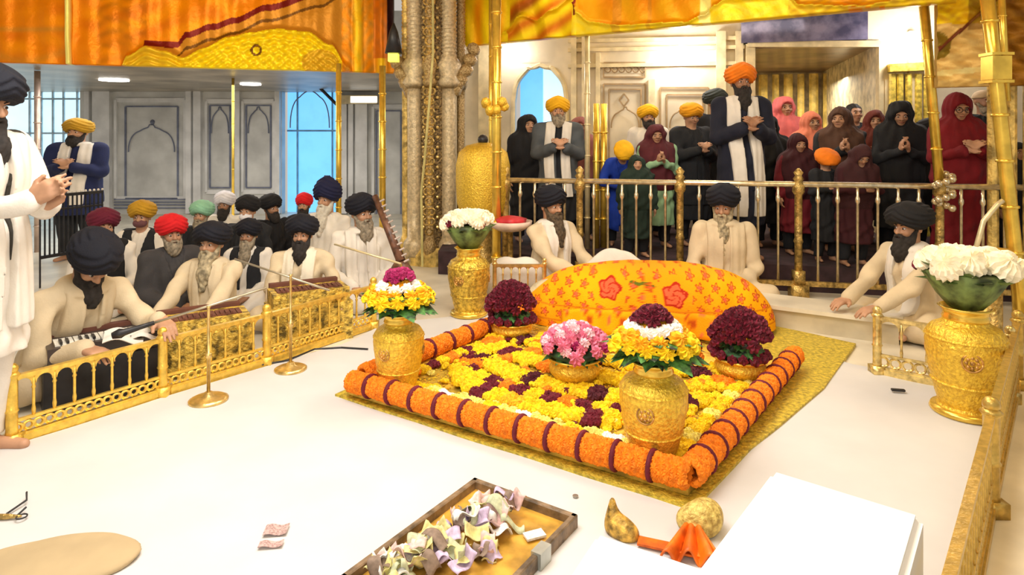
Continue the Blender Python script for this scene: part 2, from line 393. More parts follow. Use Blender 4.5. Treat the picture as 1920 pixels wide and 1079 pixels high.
# golden pilasters right of the doorway
b = MB()
for i, x in enumerate((1668, 1682, 1698, 1716, 1732)): b.tube([WR(x, 140, .1), WR(x, 460, .1)], .04, 8)
b.beam(WR(1660, 130, .1), WR(1740, 126, .1), .15, .1); struct(b.build('trim_7', mat('yellow_gold_paint', (.85, .62, .10), .4, .3, .25, 20)))
for (px, py, lab) in ((1275, 105, 'glaring round lamp on the cream wall above the panelled niches'), (1700, 85, 'glaring round lamp high on the wall right of the doorway'), (965, 97, 'glaring round lamp above the arched opening beside the column')):
    t = thing('wall_lamp', WR(px, py, .12), lab, 'lamp', 'glaring lamps on the wall behind the crowd')
    MB().ball((0, 0, 0), .13 if px != 965 else .09, 14).build('bulb', mat('lit_flood', (1, 1, 1), .4, 0, 0, emit=(1, .97, 1.0), es=14), t)
    MB().beam((0, .1, 0), (0, .30, 0), .05, .05).build('wall_mount', BRASS, t)
    pl = bpy.data.lights.new('lamp_glow', 'POINT'); pl.energy = 34 if px != 965 else 14; pl.color = (1, .95, .95); pl.shadow_soft_size = .13
    po = bpy.data.objects.new('lamp_glow', pl); COL.objects.link(po); po.location = WR(px, py, .38)

# ------------------------------------------------------------------ gilded bands of the canopy and arches
def proj(p): return CX+F*p.x/p.y, HY-(p.z-CH)*F/p.y
def relief(name, A, B, z0, z1, nu, nv, hf, cf, m, th=.12, smooth=True):
    """wall panel from A to B with its pattern (height and painted colour) in metres; cf and hf take (u, z)"""
    A = Vector((*A, 0)); B = Vector((*B, 0)); d = (B-A); L = d.length; d.normalize(); n = Vector((d.y, -d.x, 0))
    b = MB(); cols = []
    for j in range(nv+1):
        for i in range(nu+1):
            u = L*i/nu; zb = z0(u) if callable(z0) else z0; z = zb+(z1-zb)*j/nv
            b.v.append(tuple(A+d*u+n*hf(u, z)+Vector((0, 0, z)))); cols.append(cf(u, z))
    b.f = [(j*(nu+1)+i, j*(nu+1)+i+1, (j+1)*(nu+1)+i+1, (j+1)*(nu+1)+i) for j in range(nv) for i in range(nu)]
    b.m = [0]*len(b.f); k = len(b.v)
    zb = z0(0) if callable(z0) else z0; ze = z0(L) if callable(z0) else z0
    bot = [A+d*(L*i/nu)-n*th+Vector((0, 0, z0(L*i/nu) if callable(z0) else z0)) for i in range(nu+1)]
    top = [A+d*(L*i/nu)-n*th+Vector((0, 0, z1)) for i in range(nu+1)]
    b.v += [tuple(v) for v in bot+top]; cols += [cols[i] for i in range(nu+1)]*2
    b.f += [(i+1, i, k+i, k+i+1) for i in range(nu)]+[(k+i+1, k+i, k+nu+1+i, k+nu+2+i) for i in range(nu)]
    b.f += [(nv*(nu+1)+i, nv*(nu+1)+i+1, k+nu+2+i, k+nu+1+i) for i in range(nu)]
    b.m = [0]*len(b.f); me = b.mesh(name, m, smooth); setcol(me, cols); return struct(link(name, me))
GV = vmat('gilded_relief', .42, .25, .3, 18)
def mix(a, b, t): t = max(0, min(1, t)); return tuple(a[i]*(1-t)+b[i]*t for i in range(3))
OR = s2l(250, 150, 0); ORD = s2l(226, 118, 0); YE = s2l(255, 222, 20); TN = s2l(205, 140, 40); RD = s2l(120, 22, 8); BR = s2l(120, 75, 15); PALE = s2l(250, 235, 130)
def wob(x, y): return .5+.25*math.sin(7*x+3*math.sin(5*y))+.25*math.sin(11*y+4*math.sin(3*x))
LA = (-6.35, 6.83); LB = (-1.5, 8.28); LL = math.dist(LA, LB)
def lpx(u):
    x = LA[0]+(LB[0]-LA[0])*u/LL; y = LA[1]+(LB[1]-LA[1])*u/LL; return CX+F*x/y, F/y
def interp(x, pts):
    for (a, b), (c, d) in zip(pts, pts[1:]):
        if a <= x <= c: t = (x-a)/(c-a); t = t*t*(3-2*t); return b+(d-b)*t
    return pts[0][1] if x < pts[0][0] else pts[-1][1]
def lcoord(u, z): px, s = lpx(u); return px, HY-(z-CH)*s
SC1 = [(225, 132), (240, 105), (275, 88), (310, 96), (345, 108), (380, 92), (430, 70), (470, 62), (520, 55), (575, 60), (620, 85), (652, 125), (660, 135)]
RB = [(270, 82), (330, 84), (350, 66), (400, 50), (440, 38), (500, 15), (600, -12), (640, -30)]
def l_col(u, z):
    px, py = lcoord(u, z); c = mix(ORD, OR, wob(u*1.3, z*2)+.1)
    if 180 < px < 275: c = mix(c, BR, .35*wob(u*3, z*4))
    if px < 126: c = mix(c, TN, .7*math.exp(-((py-55)/5)**2)+.5*math.exp(-((py-105-10*math.sin(px/30))/8)**2))
    if 126 < px < 134: c = PALE
    if 270 < px < 645:
        r = interp(px, RB)
        if py > r: c = mix(c, TN, .9)
        if abs(py-r) < 6: c = RD
        if abs(py-r-24) < 3: c = BR
    if 228 < px < 660 and py > interp(px, SC1):
        c = mix(mix(TN, YE, .5), YE, (px-300)/80); c = mix(c, TN, .35*max(0, math.sin(u*55)*math.sin(z*60)))
        if 560 < px+0*py < 640 and ((px-600)**2/1200+(py-118)**2/600) < 1: c = mix(c, TN, .6)
    if 60 < px-0 and (px-481)**2+(py-95)**2 < 120 and (px-481)**2+(py-95)**2 > 40: c = BR
    if px > 640: c = mix(TN, OR, wob(u*6, z*3)); c = mix(c, YE, .6*max(0, math.sin(px/7.0))) if px < 700 or py > 110 else mix(c, s2l(190, 70, 8), .5)
    if 725 < px and py < 92: c = s2l(40, 10, 10)
    return c
def l_h(u, z):
    px, py = lcoord(u, z); h = .015*math.sin(u*9+2*math.sin(z*5))+.008*math.sin(u*31)
    if 228 < px < 660:
        q = py-interp(px, SC1)
        if q > 0: h += .05-.02*math.cos(q*.5)*math.exp(-q/30)
        h += .04*math.exp(-(q/5)**2)
    if 126 < px < 134: h += .06
    if 330 < px < 655 and py > interp(px, SC1): h += .012*math.sin(u*55)*math.sin(z*60)
    if px > 640: h += .04*max(0, math.sin(px/7.0))
    return h
relief('trim_8', LA, LB, 2.30, 3.35, 420, 90, l_h, l_col, GV)
RA = (-.62, 7.95); RBp = (3.62, 5.30); RL = math.dist(RA, RBp)
def rcoord(u, z):
    x = RA[0]+(RBp[0]-RA[0])*u/RL; y = RA[1]+(RBp[1]-RA[1])*u/RL; return CX+F*x/y, HY-(z-CH)*F/y
RS = [(930, 95), (950, 60), (985, 30), (1010, 40), (1040, 20), (1075, -5), (1078, 8), (1085, 25), (1110, 42), (1160, 48), (1290, 42), (1320, 30), (1345, 10), (1360, 0), (1480, -8), (1500, 10), (1600, 12), (1740, -5)]
def r_col(u, z):
    px, py = rcoord(u, z); c = mix(s2l(250, 150, 5), s2l(252, 185, 15), wob(u*2, z))
    if px < 880+75: c = mix(c, YE, .5+.5*math.sin(px/6.0))
    if 955 < px < 1075: c = mix(s2l(215, 120, 12), YE, .5+.5*math.sin((px*.7+py)/7.0)); c = mix(c, s2l(150, 60, 8), .8*math.exp(-((px*.8+py-800)/12)**2))
    if 1075 < px and py > interp(px, RS): c = mix(YE, s2l(250, 225, 60), wob(u*5, z*6))
    if 1150 < px < 1165 or 1215 < px < 1222: c = mix(c, TN, .5)
    if 1312 < px < 1332 and py < 45: c = PALE  # white highlight painted into the band's colour
    if 1076 < px < 1081 and py < 30: c = RD
    if px > 1480: c = mix(c, TN, .7*wob(u*7, z*9))
    if px > 1590 and py > 14: c = s2l(240, 190, 90) if int(py/3) % 2 else OR
    return c
def r_h(u, z):
    px, py = rcoord(u, z); h = .02*math.sin(px/9.0)*(1 if px < 1080 else .3)+.01*math.sin(u*23+z*9)
    q = py-interp(px, RS); h += .05*math.exp(-(q/4)**2)+(.03 if q > 0 else 0)
    return h
relief('trim_9', RA, RBp, 2.6, 3.35, 380, 70, r_h, r_col, GV)
# tan and gold carved panel at the right, above the red shawl
TA = (3.66, 5.6); TB = (5.0, 5.05); TL = math.dist(TA, TB)
def tcoord(u, z):
    x = TA[0]+(TB[0]-TA[0])*u/TL; y = TA[1]+(TB[1]-TA[1])*u/TL; return CX+F*x/y, HY-(z-CH)*F/y
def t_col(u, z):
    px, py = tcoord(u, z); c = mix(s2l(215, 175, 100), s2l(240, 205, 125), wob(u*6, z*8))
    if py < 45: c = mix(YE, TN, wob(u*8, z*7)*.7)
    if ((px-1757)/26)**2+((py-85)/26)**2 < 1: c = s2l(140, 115, 35)  # greenish shadow painted into the carving's colour
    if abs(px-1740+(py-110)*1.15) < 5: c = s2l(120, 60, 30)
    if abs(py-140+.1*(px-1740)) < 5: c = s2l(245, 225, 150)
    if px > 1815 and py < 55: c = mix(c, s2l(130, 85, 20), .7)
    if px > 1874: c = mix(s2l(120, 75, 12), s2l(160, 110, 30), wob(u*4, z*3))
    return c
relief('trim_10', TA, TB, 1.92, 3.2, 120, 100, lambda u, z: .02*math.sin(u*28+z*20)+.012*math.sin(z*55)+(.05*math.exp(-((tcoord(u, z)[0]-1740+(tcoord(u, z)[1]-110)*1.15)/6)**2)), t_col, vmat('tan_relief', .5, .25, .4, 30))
b = MB()
for i in range(7): b.tube([(4.25+.12*i, 5.75-.05*i, .25), (4.25+.12*i, 5.75-.05*i, 2.0)], .045, 8)
struct(b.build('trim_11', GOLDW))
# far right return wall
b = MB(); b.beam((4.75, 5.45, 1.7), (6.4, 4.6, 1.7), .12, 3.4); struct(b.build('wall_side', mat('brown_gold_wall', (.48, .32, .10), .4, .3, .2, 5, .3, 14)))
slab('ceiling', [(-6.6, 6.7), (-6.6, -1.2), (5.2, -1.2), (5.2, 5.0), (3.7, 5.25), (-.6, 7.9), (-1.5, 8.25)], 3.35, 3.45, mat('gilded_ceiling', (.80, .55, .16), .5, .3, .3, 4, .4, 12))
slab('ceiling', [(-.7, 7.95), (3.6, 5.35), (8, 5), (8, 13), (-.7, 13)], 3.5, 3.6, mat('cream_ceiling', (.7, .62, .48), .6))
# ------------------------------------------------------------------ ornate column
c0 = Vector((-.93, 7.75, 0))
t = thing('ornate_column', c0, 'massive gilded column of clustered shafts with filigree, standing between the two gold canopies', 'column')
b = MB()
b.lathe([(.34, 0), (.34, .12), (.28, .2)], n=8); b.build('plinth', GOLDW, t)
FIL = mat('filigree_gold', (.62, .46, .22), .4, .4, .4, 60, .8, 50, col2=(.30, .19, .07))
b = MB(); b.lathe([(.23, .1), (.23, 3.4)], n=8); b.build('core', mat('shaded_filigree', (.34, .23, .09), .4, .4, .4, 45, .9, 40, col2=(.05, .03, .015)), t)  # shade of the central recess put into the core's dark colour
for (dx, dy, r, m_) in ((-.21, -.14, .085, MARBG), (.19, -.14, .085, MARBG), (-.02, -.24, .05, FIL), (-.33, .0, .05, GOLDW), (.32, .02, .05, FIL)):
    b = MB(); n = 34 if m_ is not MARBG else 24
    pr = [(r*1.5, .1), (r*1.5, .25), (r, .32)]
    z = .32
    while z < 2.02: pr += [(r, z), (r, z+.3)]; z += .32
    pr += [(r*1.1, 2.05), (r*1.7, 2.12), (r*1.2, 2.2), (r*1.9, 2.32), (r*1.1, 2.42)]
    z = 2.44
    while z < 3.36: pr += [(r*1.15, z), (r*.95, z+.02), (r*1.05, z+.035)]; z += .045
    b.lathe(pr, (dx, dy, 0), 14, fn=lambda a, z: 1+.04*math.sin(a*7+z*40))
    sh = b.build('shaft', mat('tan_shaft', (.68, .55, .34), .35, .2, .15, 30, .3, 60) if m_ is MARBG else m_, t, True)
b = MB()
for i in range(26):
    z = .4+i*.115
    for s in (-1, 1):
        b.ring((s*.03*math.sin(i)-.02, -.29, z), .04, .01, (0, 1, 0), 10, 4)
        b.ball((s*.08-.01, -.25, z+.05), .02, 6)
b.build('scrollwork', mat('scroll_gold', (.75, .55, .2), .35, .6, .3, 40), t)
for s, zc, L in ((1, 2.35, .38), (-1, 2.32, .34)):
    b = MB()
    for k in range(9):
        a = k/8; b.ball((s*(.25+L*.9*a*(1-.3*a)), -.1, zc-.30+.5*a+.05*math.sin(k*3)), .10-.03*a, 8)
    b.build('bracket', FIL, t, True)

# ================================================================== people
def arm_ik(S, H, a, b_, hint):
    S = np.array(S, float); H = np.array(H, float); v = H-S; L = np.linalg.norm(v); mx = (a+b_)*.995
    if L > mx: H = S+v/L*mx; v = H-S; L = mx
    L = max(L, abs(a-b_)+.02)
    u = v/max(np.linalg.norm(v), 1e-6); h = np.array(hint, float); h = h-u*(h @ u); h /= max(np.linalg.norm(h), 1e-6)
    ca = (a*a+L*L-b_*b_)/(2*a*L); ca = max(-1, min(1, ca))
    return S+u*a*ca+h*a*math.sqrt(1-ca*ca), H
def add_hand(s, W, f, n, side, sc, curl=.5):
    W = np.array(W, float); f = np.array(f, float); f /= np.linalg.norm(f); n = np.array(n, float); n -= f*(n @ f); n /= np.linalg.norm(n)
    sd = np.cross(f, n)*side       # towards the thumb
    sc *= 1.05
    for i, (o, L, r) in enumerate(((.030, .072, .0095), (.010, .080, .0100), (-.010, .074, .0095), (-.029, .058, .0085))):
        k = W+(f*.085+sd*o-f*abs(o-.01)*.25)*sc
        s.cap(W+sd*o*.55*sc, k, .019*sc, .0145*sc, .012)
        m = k+(f*math.cos(curl*.6)+n*math.sin(curl*.6)+sd*o*1.2)*L*.52*sc
        e = m+(f*math.cos(curl*1.5)+n*math.sin(curl*1.5)+sd*o*.6)*L*.5*sc
        s.cap(k, m, r*sc*1.12, r*sc, .004); s.cap(m, e, r*sc, r*sc*.8, .003)
    b_ = W+(f*.022+sd*.026)*sc; m = b_+(f*.6+sd*.75+n*.2)*.038*sc; e = m+(f*.9+sd*.35+n*.25)*.034*sc
    s.cap(b_, m, .015*sc, .0115*sc, .010); s.cap(m, e, .0115*sc, .009*sc, .004)
def Rx(a): c, s = math.cos(a), math.sin(a); return np.array([[1, 0, 0], [0, c, -s], [0, s, c]])
def Ry(a): c, s = math.cos(a), math.sin(a); return np.array([[c, 0, s], [0, 1, 0], [-s, 0, c]])
def Rz(a): c, s = math.cos(a), math.sin(a); return np.array([[c, -s, 0], [s, c, 0], [0, 0, 1]])
CL = {}
def cloth(rgb, name=None, rough=.85, var=.08):
    k = name or 'cloth_%d_%d_%d' % rgb
    return mat(k, s2l(*rgb), rough, 0, var, 9, .15, 110)
NAVY = cloth((6, 9, 26), 'navy_turban_cloth'); BLK = cloth((14, 14, 20), 'black_cloth')
def person(px, ytop, d, label, pose='sit', yaw=0, *, floor=0.0, lean=0, hy=0, hp=0, hroll=0, robe=None, robe_len=.45, jacket=None, scarf=None,
           turban=NAVY, tw=1.0, th=1.0, knot=0, beard=None, blen=.12, shawl=None, cap=None, hair=None, mask=None, glasses=False, hands=None, h=.010, skin=SKIN, trousers=None,
           curl=.5, kn=None, wide=None, group=None, foot=True, scale=None, fwd=(0, -1, 0), legx=0):
    ztop = CH-(ytop-HY)*d/F; X = (px-CX)/F*d
    full = .955 if pose == 'sit' else 1.80
    head_extra = {True: .0, False: 0}[False]
    s = scale or (ztop-floor)/full
    bend = math.radians(lean)
    if lean and not scale:
        dh = (.6 if pose == 'sit' else .75)*(1-math.cos(bend)); s = (ztop-floor)/(full-dh)
    name = 'person'
    t = thing(name, (X, d, floor), label, 'person', group, math.radians(yaw))
    if wide and not floor: t.scale = (wide, wide, 1)
    if floor: wf_ = wide or (1.22 if shawl is not None else 1.1); t.scale = (wf_, wf_, 1)
    hipz = .12 if pose == 'sit' else .93
    hip = np.array([0, .04 if pose == 'sit' else 0, hipz]); U = Rx(-bend)   # leaning forward is towards -y
    U = Rx(bend)
    def up(x, y, z): return (hip+U @ (np.array([x, y, z])-hip))*s
    tz = .0 if pose == 'sit' else .80         # height added to the seated torso
    HR = U @ Rz(math.radians(hy)) @ Rx(math.radians(hp)) @ Ry(math.radians(hroll))
    HC = up(0, 0, .765+tz)
    def hd(x, y, z): return HC+HR @ np.array([x, y, z])*s
    def r(*v): return np.array(v)*s
    sh = .19 if shawl is None else .165
    SL = [up(sx*sh, .0, .565+tz) for sx in (-1, 1)]
    if hands is None: hands = 'lap' if pose == 'sit' else 'fold'
    if isinstance(hands, str):
        hh = {'lap': [((-.10, -.26, .2+tz*0), (.6, -.6, -.3), (0, 0, -1)), ((.10, -.26, .2), (-.6, -.6, -.3), (0, 0, -1))],
              'fold': [((-.05, -.25, .36+tz), (.5, -.3, .5), (.7, .5, 0)), ((.05, -.25, .36+tz), (-.5, -.3, .5), (-.7, .5, 0))],
              'pray': [((-.028, -.24, .40+tz), (.05, -.35, 1), (1, 0, 0)), ((.028, -.24, .40+tz), (-.05, -.35, 1), (-1, 0, 0))],
              'down': [((-.24, -.05, .02+tz), (0, -.1, -1), (1, 0, 0)), ((.24, -.05, .02+tz), (0, -.1, -1), (-1, 0, 0))],
              'reach': [((-.17, -.50, .26+tz), (.1, -1, -.1), (0, 0, -1)), ((.17, -.50, .26+tz), (-.1, -1, -.1), (0, 0, -1))]}[hands]
    else: hh = hands
    arms = []
    for i, (H, f, n) in enumerate(hh):
        H = np.array(H)*s if (pose == 'sit' and hands == 'lap') else (up(*H) if isinstance(hands, str) else np.array(H)*s)
        sx = (-1, 1)[i]; E, H = arm_ik(SL[i], H, .29*s, .26*s, (sx*.5, .25, -1)); arms.append((SL[i], E, H, f, n, sx))
    # ---- the body: one continuous surface
    B = SDF()
    B.ell(hd(0, .018, .030), r(.073, .092, .085), HR).ell(hd(0, -.022, -.028), r(.058, .068, .078), HR, .03).ell(hd(0, -.055, -.088), r(.030, .028, .024), HR, .03)
    B.cap(hd(-.04, -.078, .032), hd(.04, -.078, .032), .011*s, None, .015)
    B.cap(hd(0, -.088, .016), hd(0, -.112, -.020), .009*s, .0135*s, .010)
    for x in (-1, 1):
        B.ell(hd(x*.036, -.068, -.022), r(.022, .02, .02), HR, .02)
        B.ell(hd(x*.0145, -.098, -.024), r(.009, .011, .009), HR, .006)
        B.ell(hd(x*.078, .012, -.002), r(.010, .020, .032), HR, .010)
    B.ell(hd(0, -.088, -.050), r(.024, .012, .0055), HR, .006).ell(hd(0, -.086, -.061), r(.020, .012, .006), HR, .006)
    for x in (-1, 1): B.ell(hd(x*.031, -.096, .008), r(.018, .016, .011), HR, .010, True)
    B.cap(hd(0, .012, -.06), up(0, .01, .62+tz), .053*s, .058*s, .03)
    B.cap(up(-.12, .01, .57+tz), up(.12, .01, .57+tz), .042*s, None, .04).ell(up(0, .0, .45+tz), r(.14, .095, .16), U, .05).ell(up(0, .02, .25+tz), r(.13, .095, .16), U, .05)
    if pose == 'sit': B.ell(hip*s, r(.17, .14, .12), None, .05)
    else: B.ell(hip*s, r(.165, .12, .13), None, .05)
    for S_, E, H, f, n, sx in arms:
        B.cap(S_, E, .040*s, .034*s, .02).cap(E, H, .033*s, .025*s, .015)
        add_hand(B, H, f, n, -sx if False else (1 if np.cross(f, n) @ np.array([-sx, -.3, .5]) > 0 else -1), s, curl)
    L = []
    if pose == 'sit':
        for sx in (-1, 1):
            a, k_, e = np.array([sx*.09, .0, .11])*s, np.array([sx*(kn or .30), -.24, .11])*s, np.array([-sx*.06, -.30+.03*sx, .06])*s; L.append((a, k_, e))
            B.cap(a, k_, .07*s, .05*s, .03).cap(k_, e, .048*s, .035*s, .02).cap(e, e+np.array([-sx*.12, -.02, -.01])*s, .034*s, .024*s, .02)
    else:
        for sx in (-1, 1):
            a, k_, e = np.array([sx*.09+legx*0, .0, .88])*s, np.array([sx*.095, -.015, .49])*s, np.array([sx*.10, .02, .09])*s; L.append((a, k_, e))
            B.cap(a, k_, .085*s, .058*s, .03).cap(k_, e, .055*s, .036*s, .02)
            to = np.array([sx*.13, -.14, .028])*s; B.cap(e, e*np.array([1, 1, 0])+np.array([0, .02*s, .035*s]), .036*s, .034*s, .02).cap(e*np.array([1, 1, 0])+np.array([0, .02, .035])*s, to, .034*s, .024*s, .02)
    lo, hi = B.bounds()
    netmesh('body', B, lo, hi, h, skin, t)
    if True:
        for x in (-1, 1):
            e = MB(); M_ = Matrix(HR.tolist())
            e.ball((0, 0, 0), .0125*s, 8, 0); e.v = [tuple(M_ @ Vector((v[0], v[1], v[2]*.62)) + Vector(hd(x*.031, -.080, .007))) for v in e.v]
            k0 = len(e.v); e2 = MB(); e2.ball((0, 0, 0), .0075*s, 8, 1)
            e.add([M_ @ Vector((v[0], v[1]*.6, v[2]*.9)) + Vector(hd(x*.031, -.0895, .007)) for v in e2.v], e2.f, 1)
            e.build('eye', [EYEW, EYED], t, True)
            br = MB(); br.tube([hd(x*.014, -.090, .027), hd(x*.034, -.088, .034), hd(x*.052, -.076, .026)], [.0035*s, .0045*s, .002*s], 5)
            br.build('eyebrow', mat('brow_hair', (.03, .02, .015), .8) if not beard or blen < .2 else mat('brow_hair_grey', (.2, .17, .14), .8), t, True)
        lp = MB(); lp.tube([hd(-.022, -.092, -.054), hd(0, -.1, -.0535), hd(.022, -.092, -.054)], [.002*s, .0045*s, .002*s], 6); lp.build('lips', mat('lip', (.32, .10, .08), .5), t, True)
    # ---- clothes
    ph = random.uniform(0, 6)
    def garment(extra=0.0, lower=True, sleeves=True, hem=robe_len):
        g = SDF()
        g.cap(up(-.15, .01, .575+tz), up(.15, .01, .575+tz), (.060+extra)*s, None, .05).ell(up(0, .0, .44+tz), r(.178+extra, .13+extra, .2), U, .06).ell(up(0, .01, .24+tz), r(.175+extra, .14+extra, .2), U, .06)
        if sleeves:
            for S_, E, H, f, n, sx in arms:
                c = np.array(E)+(np.array(H)-np.array(E))*.93
                g.cap(S_, E, (.062+extra)*s, (.056+extra)*s, .04).cap(E, c, (.055+extra)*s, (.048+extra)*s, .02)
        if lower:
            if pose == 'sit':
                g.ell(np.array([0, .0, .13])*s, r(.21+extra, .19+extra, .13), None, .06)
                for a, k_, e in L: g.cap(a, k_, (.115+extra)*s, (.085+extra)*s, .06).cap(k_, e, (.082+extra)*s, (.065+extra)*s, .05)
                g.ell(np.array([0, -.17, .075])*s, r(.28, .17, .07), None, .05)
            else:
                g.cap(hip*s, np.array([0, .0, hem])*s, (.185+extra)*s, (.205+extra)*s, .06)
        return g
    def folds(q, amp=.0080):
        x, y, z = q[:, 0]/s, q[:, 1]/s, q[:, 2]/s; a = np.arctan2(y, x)
        return amp*(np.sin(a*13+2.2*np.sin(z*7+ph)+ph)*.7+np.sin(x*34-z*16+2*np.sin(z*13+ph)))
    zsh = (.585+tz)*s
    if robe is not None:
        g = garment(); lo, hi = g.bounds(.02)
        def rf(q):
            d0 = g(q)+folds(q)
            # neck opening
            nk = np.sqrt(((q-np.array(up(0, -.05, .67+tz)))**2).sum(1))-.062*s
            d0 = np.maximum(d0, -nk)
            if pose != 'sit': d0 = np.maximum(d0, robe_len*s-.03*s-q[:, 2])
            else: d0 = np.maximum(d0, .004-q[:, 2])
            return d0
        lo[2] = max(lo[2], -.01)
        netmesh('robe' if shawl is None else 'dress', rf, lo, hi, max(h, .011), robe, t)
    if pose == 'stand' and trousers is not None:
        g2 = SDF()
        for a, k_, e in L: g2.cap(a, k_, .105*s, .085*s, .03).cap(k_, e, .083*s, .062*s, .02)
        lo, hi = g2.bounds(.02); netmesh('trousers', lambda q: np.maximum(g2(q)+folds(q, .004), .07*s-q[:, 2]), lo, hi, .014, trousers, t)
    UT = U.T
    def tor(q): return (q/s-hip) @ U+hip     # back into the upright torso frame
    if jacket is not None:
        jm, sl, jl = jacket      # material, with sleeves, lower end above the floor
        g3 = garment(.014, pose != 'sit', sl); lo, hi = g3.bounds(.02)
        def jf(q):
            p = tor(q); d0 = g3(q)+folds(q, .004)
            d0 = np.maximum(d0, (jl-p[:, 2])*s)
            d0 = np.maximum(d0, -np.maximum(np.abs(p[:, 0])-.028-np.maximum(0, p[:, 2]-.42-tz)*.25, p[:, 1])*s)
            nk = np.sqrt(((q-np.array(up(0, -.06, .67+tz)))**2).sum(1))-.066*s
            return np.maximum(d0, -nk)
        netmesh('jacket' if sl else 'waistcoat', jf, lo, hi, .012, jm, t)
    if scarf is not None:
        sm, slo = scarf[0], scarf[1]; wd = scarf[2] if len(scarf) > 2 else .045
        g4 = garment(.016+(.014 if jacket else 0), True, False); lo, hi = g4.bounds(.03); hi[2] = min(hi[2], (.68+tz)*s+.03)
        nA = SDF().ell(up(0, .005, .625+tz), r(.135, .11, .04), U)
        def sf(q):
            p = tor(q); shell = g4(q)-.010*s+.003*np.sin(p[:, 0]*120+ph)
            x = np.abs(p[:, 0])-.085-.02*np.sin(p[:, 2]*5+ph)*np.sign(p[:, 0])
            st = np.maximum(np.maximum(np.abs(x)-wd, p[:, 1]+.02), slo-p[:, 2])*s
            st = np.maximum(st, (p[:, 2]-.64-tz)*s)
            d0 = np.maximum(shell, st)
            nk = np.maximum(nA(q)+.003*np.sin(p[:, 2]*160), -(np.sqrt(((q-np.array(hd(0, .0, -.07)))**2).sum(1))-.058*s))
            return np.minimum(d0, nk)
        netmesh('scarf', sf, lo, hi, .0095, sm, t)
    if shawl is not None:
        w_ = SDF(); w_.ell(hd(0, .022, .022), r(.112, .128, .135), HR).cap(hd(0, .04, -.05), up(0, .03, .6+tz), .095*s, .12*s, .06)
        w_.cap(up(-.13, .02, .57+tz), up(.13, .02, .57+tz), .095*s, None, .06).ell(up(0, .0, .42+tz), r(.235, .17, .24), U, .06)
        if pose != 'sit': w_.cap(up(0, 0, .3+tz), up(0, 0, .1+tz), .2*s, .215*s, .06)
        face = SDF().ell(hd(0, -.115, -.012), r(.066, .078, .090), HR); lo, hi = w_.bounds(.02)
        def wf(q): return np.maximum(w_(q)+folds(q, .006), -face(q))
        netmesh('shawl', wf, lo, hi, .012, shawl, t)
    # ---- headgear and beard
    def hl(q): return ((q-HC) @ HR)/s
    if turban is not None and shawl is None:
        T = SDF().ell((0, .015, .085), (.130*tw, .145*tw, .094*th)).ell((0, .02, .04), (.116*tw, .132*tw, .055), None, .03).ell((0, -.035, .105), (.085*tw, .085*tw, .075*th), None, .03)
        if knot: T.ell((0, .0, .17), (.06, .06, .05+knot), None, .03)
        lo = HC-.26*s; hi = HC+.3*s
        def tf(q):
            p = hl(q); zz = p[:, 2]+.55*np.abs(p[:, 0])*np.where(p[:, 1] < .03, 1, -.6)
            d0 = T(p)+.0042*np.sin(zz*190)+.002*np.sin(zz*90+p[:, 1]*40)
            d0 = np.maximum(d0, (.040-.42*(p[:, 1]+.09)-.22*np.abs(p[:, 0]))-p[:, 2])
            return d0*s
        netmesh('turban', tf, lo, hi, .0075 if h < .0125 else .010, turban, t)
    if cap is not None:
        C_ = SDF().ell((0, .018, .05), (.088, .105, .082))
        netmesh('cap', lambda q: np.maximum(C_(hl(q)), (.04-hl(q)[:, 2]))*s, HC-.2*s, HC+.2*s, .009, cap, t)
    if hair is not None:
        C2 = SDF().ell((0, .028, .035), (.084, .1, .094)).ell((0, .06, -.02), (.075, .06, .08), None, .03)
        netmesh('hair', lambda q: np.maximum(C2(hl(q))+.003*np.sin(hl(q)[:, 0]*160), -(hl(q)[:, 1]*-1-.055+hl(q)[:, 2]*.0)*-1*0-(-.07-hl(q)[:, 1])*0+np.where((hl(q)[:, 1] < -.045) & (hl(q)[:, 2] < .06), 1, -1))*s, HC-.2*s, HC+.2*s, .009, hair, t)
    if beard is not None:
        Bd = SDF().ell((0, -.058, -.085), (.060, .048, .042)).cap((-.067, -.012, -.012), (-.052, -.045, -.075), .015, .024, .03).cap((.067, -.012, -.012), (.052, -.045, -.075), .015, .024, .03)
        Bd.cap((-.030, -.102, -.046), (.0, -.106, -.039), .008, .010, .012).cap((.030, -.102, -.046), (.0, -.106, -.039), .008, .010, .012)
        g_ = HR.T @ np.array([0, -.30, -1.0]); g_ /= np.linalg.norm(g_); a0 = np.array([0, -.072, -.10])
        Bd.cap(a0, a0+g_*blen*.5, .055, .055, .03).cap(a0+g_*blen*.5, a0+g_*blen, .050, .022, .03)
        mouth = SDF().ell((0, -.112, -.054), (.019, .016, .0045))
        def bf(q):
            p = hl(q); d0 = Bd(p)+.0035*np.sin(p[:, 0]*150+6*np.sin(p[:, 2]*22))*.8+.0015*np.sin(p[:, 0]*330)
            return np.maximum(d0, -mouth(p))*s
        lo2 = HC-(.16+0*blen)*s; hi2 = HC+.12*s; end = HC+HR @ (a0+g_*blen)*s; lo2 = np.minimum(lo2, end-.06*s); hi2 = np.maximum(hi2, end+.06*s)
        netmesh('beard', bf, lo2, hi2, .007 if h < .0125 else .009, beard, t)
    if mask is not None:
        Mk = SDF().ell((0, -.05, -.052), (.067, .070, .050))
        netmesh('face_mask', lambda q: np.maximum(Mk(hl(q)), hl(q)[:, 1]+.02)*s, HC-.17*s, HC+.1*s, .008, mask, t)
    if glasses:
        gl = MB()
        for x in (-1, 1): gl.ring(hd(x*.034, -.108, .006), .024*s, .003*s, HR @ np.array([0, 1, 0]), 14, 5); gl.tube([hd(x*.058, -.106, .01), hd(x*.08, .0, .008)], .0025*s, 5)
        gl.tube([hd(-.01, -.11, .008), hd(.01, -.11, .008)], .003*s, 5); gl.build('glasses', mat('black_frame', (.01, .01, .01), .3), t)
    return t
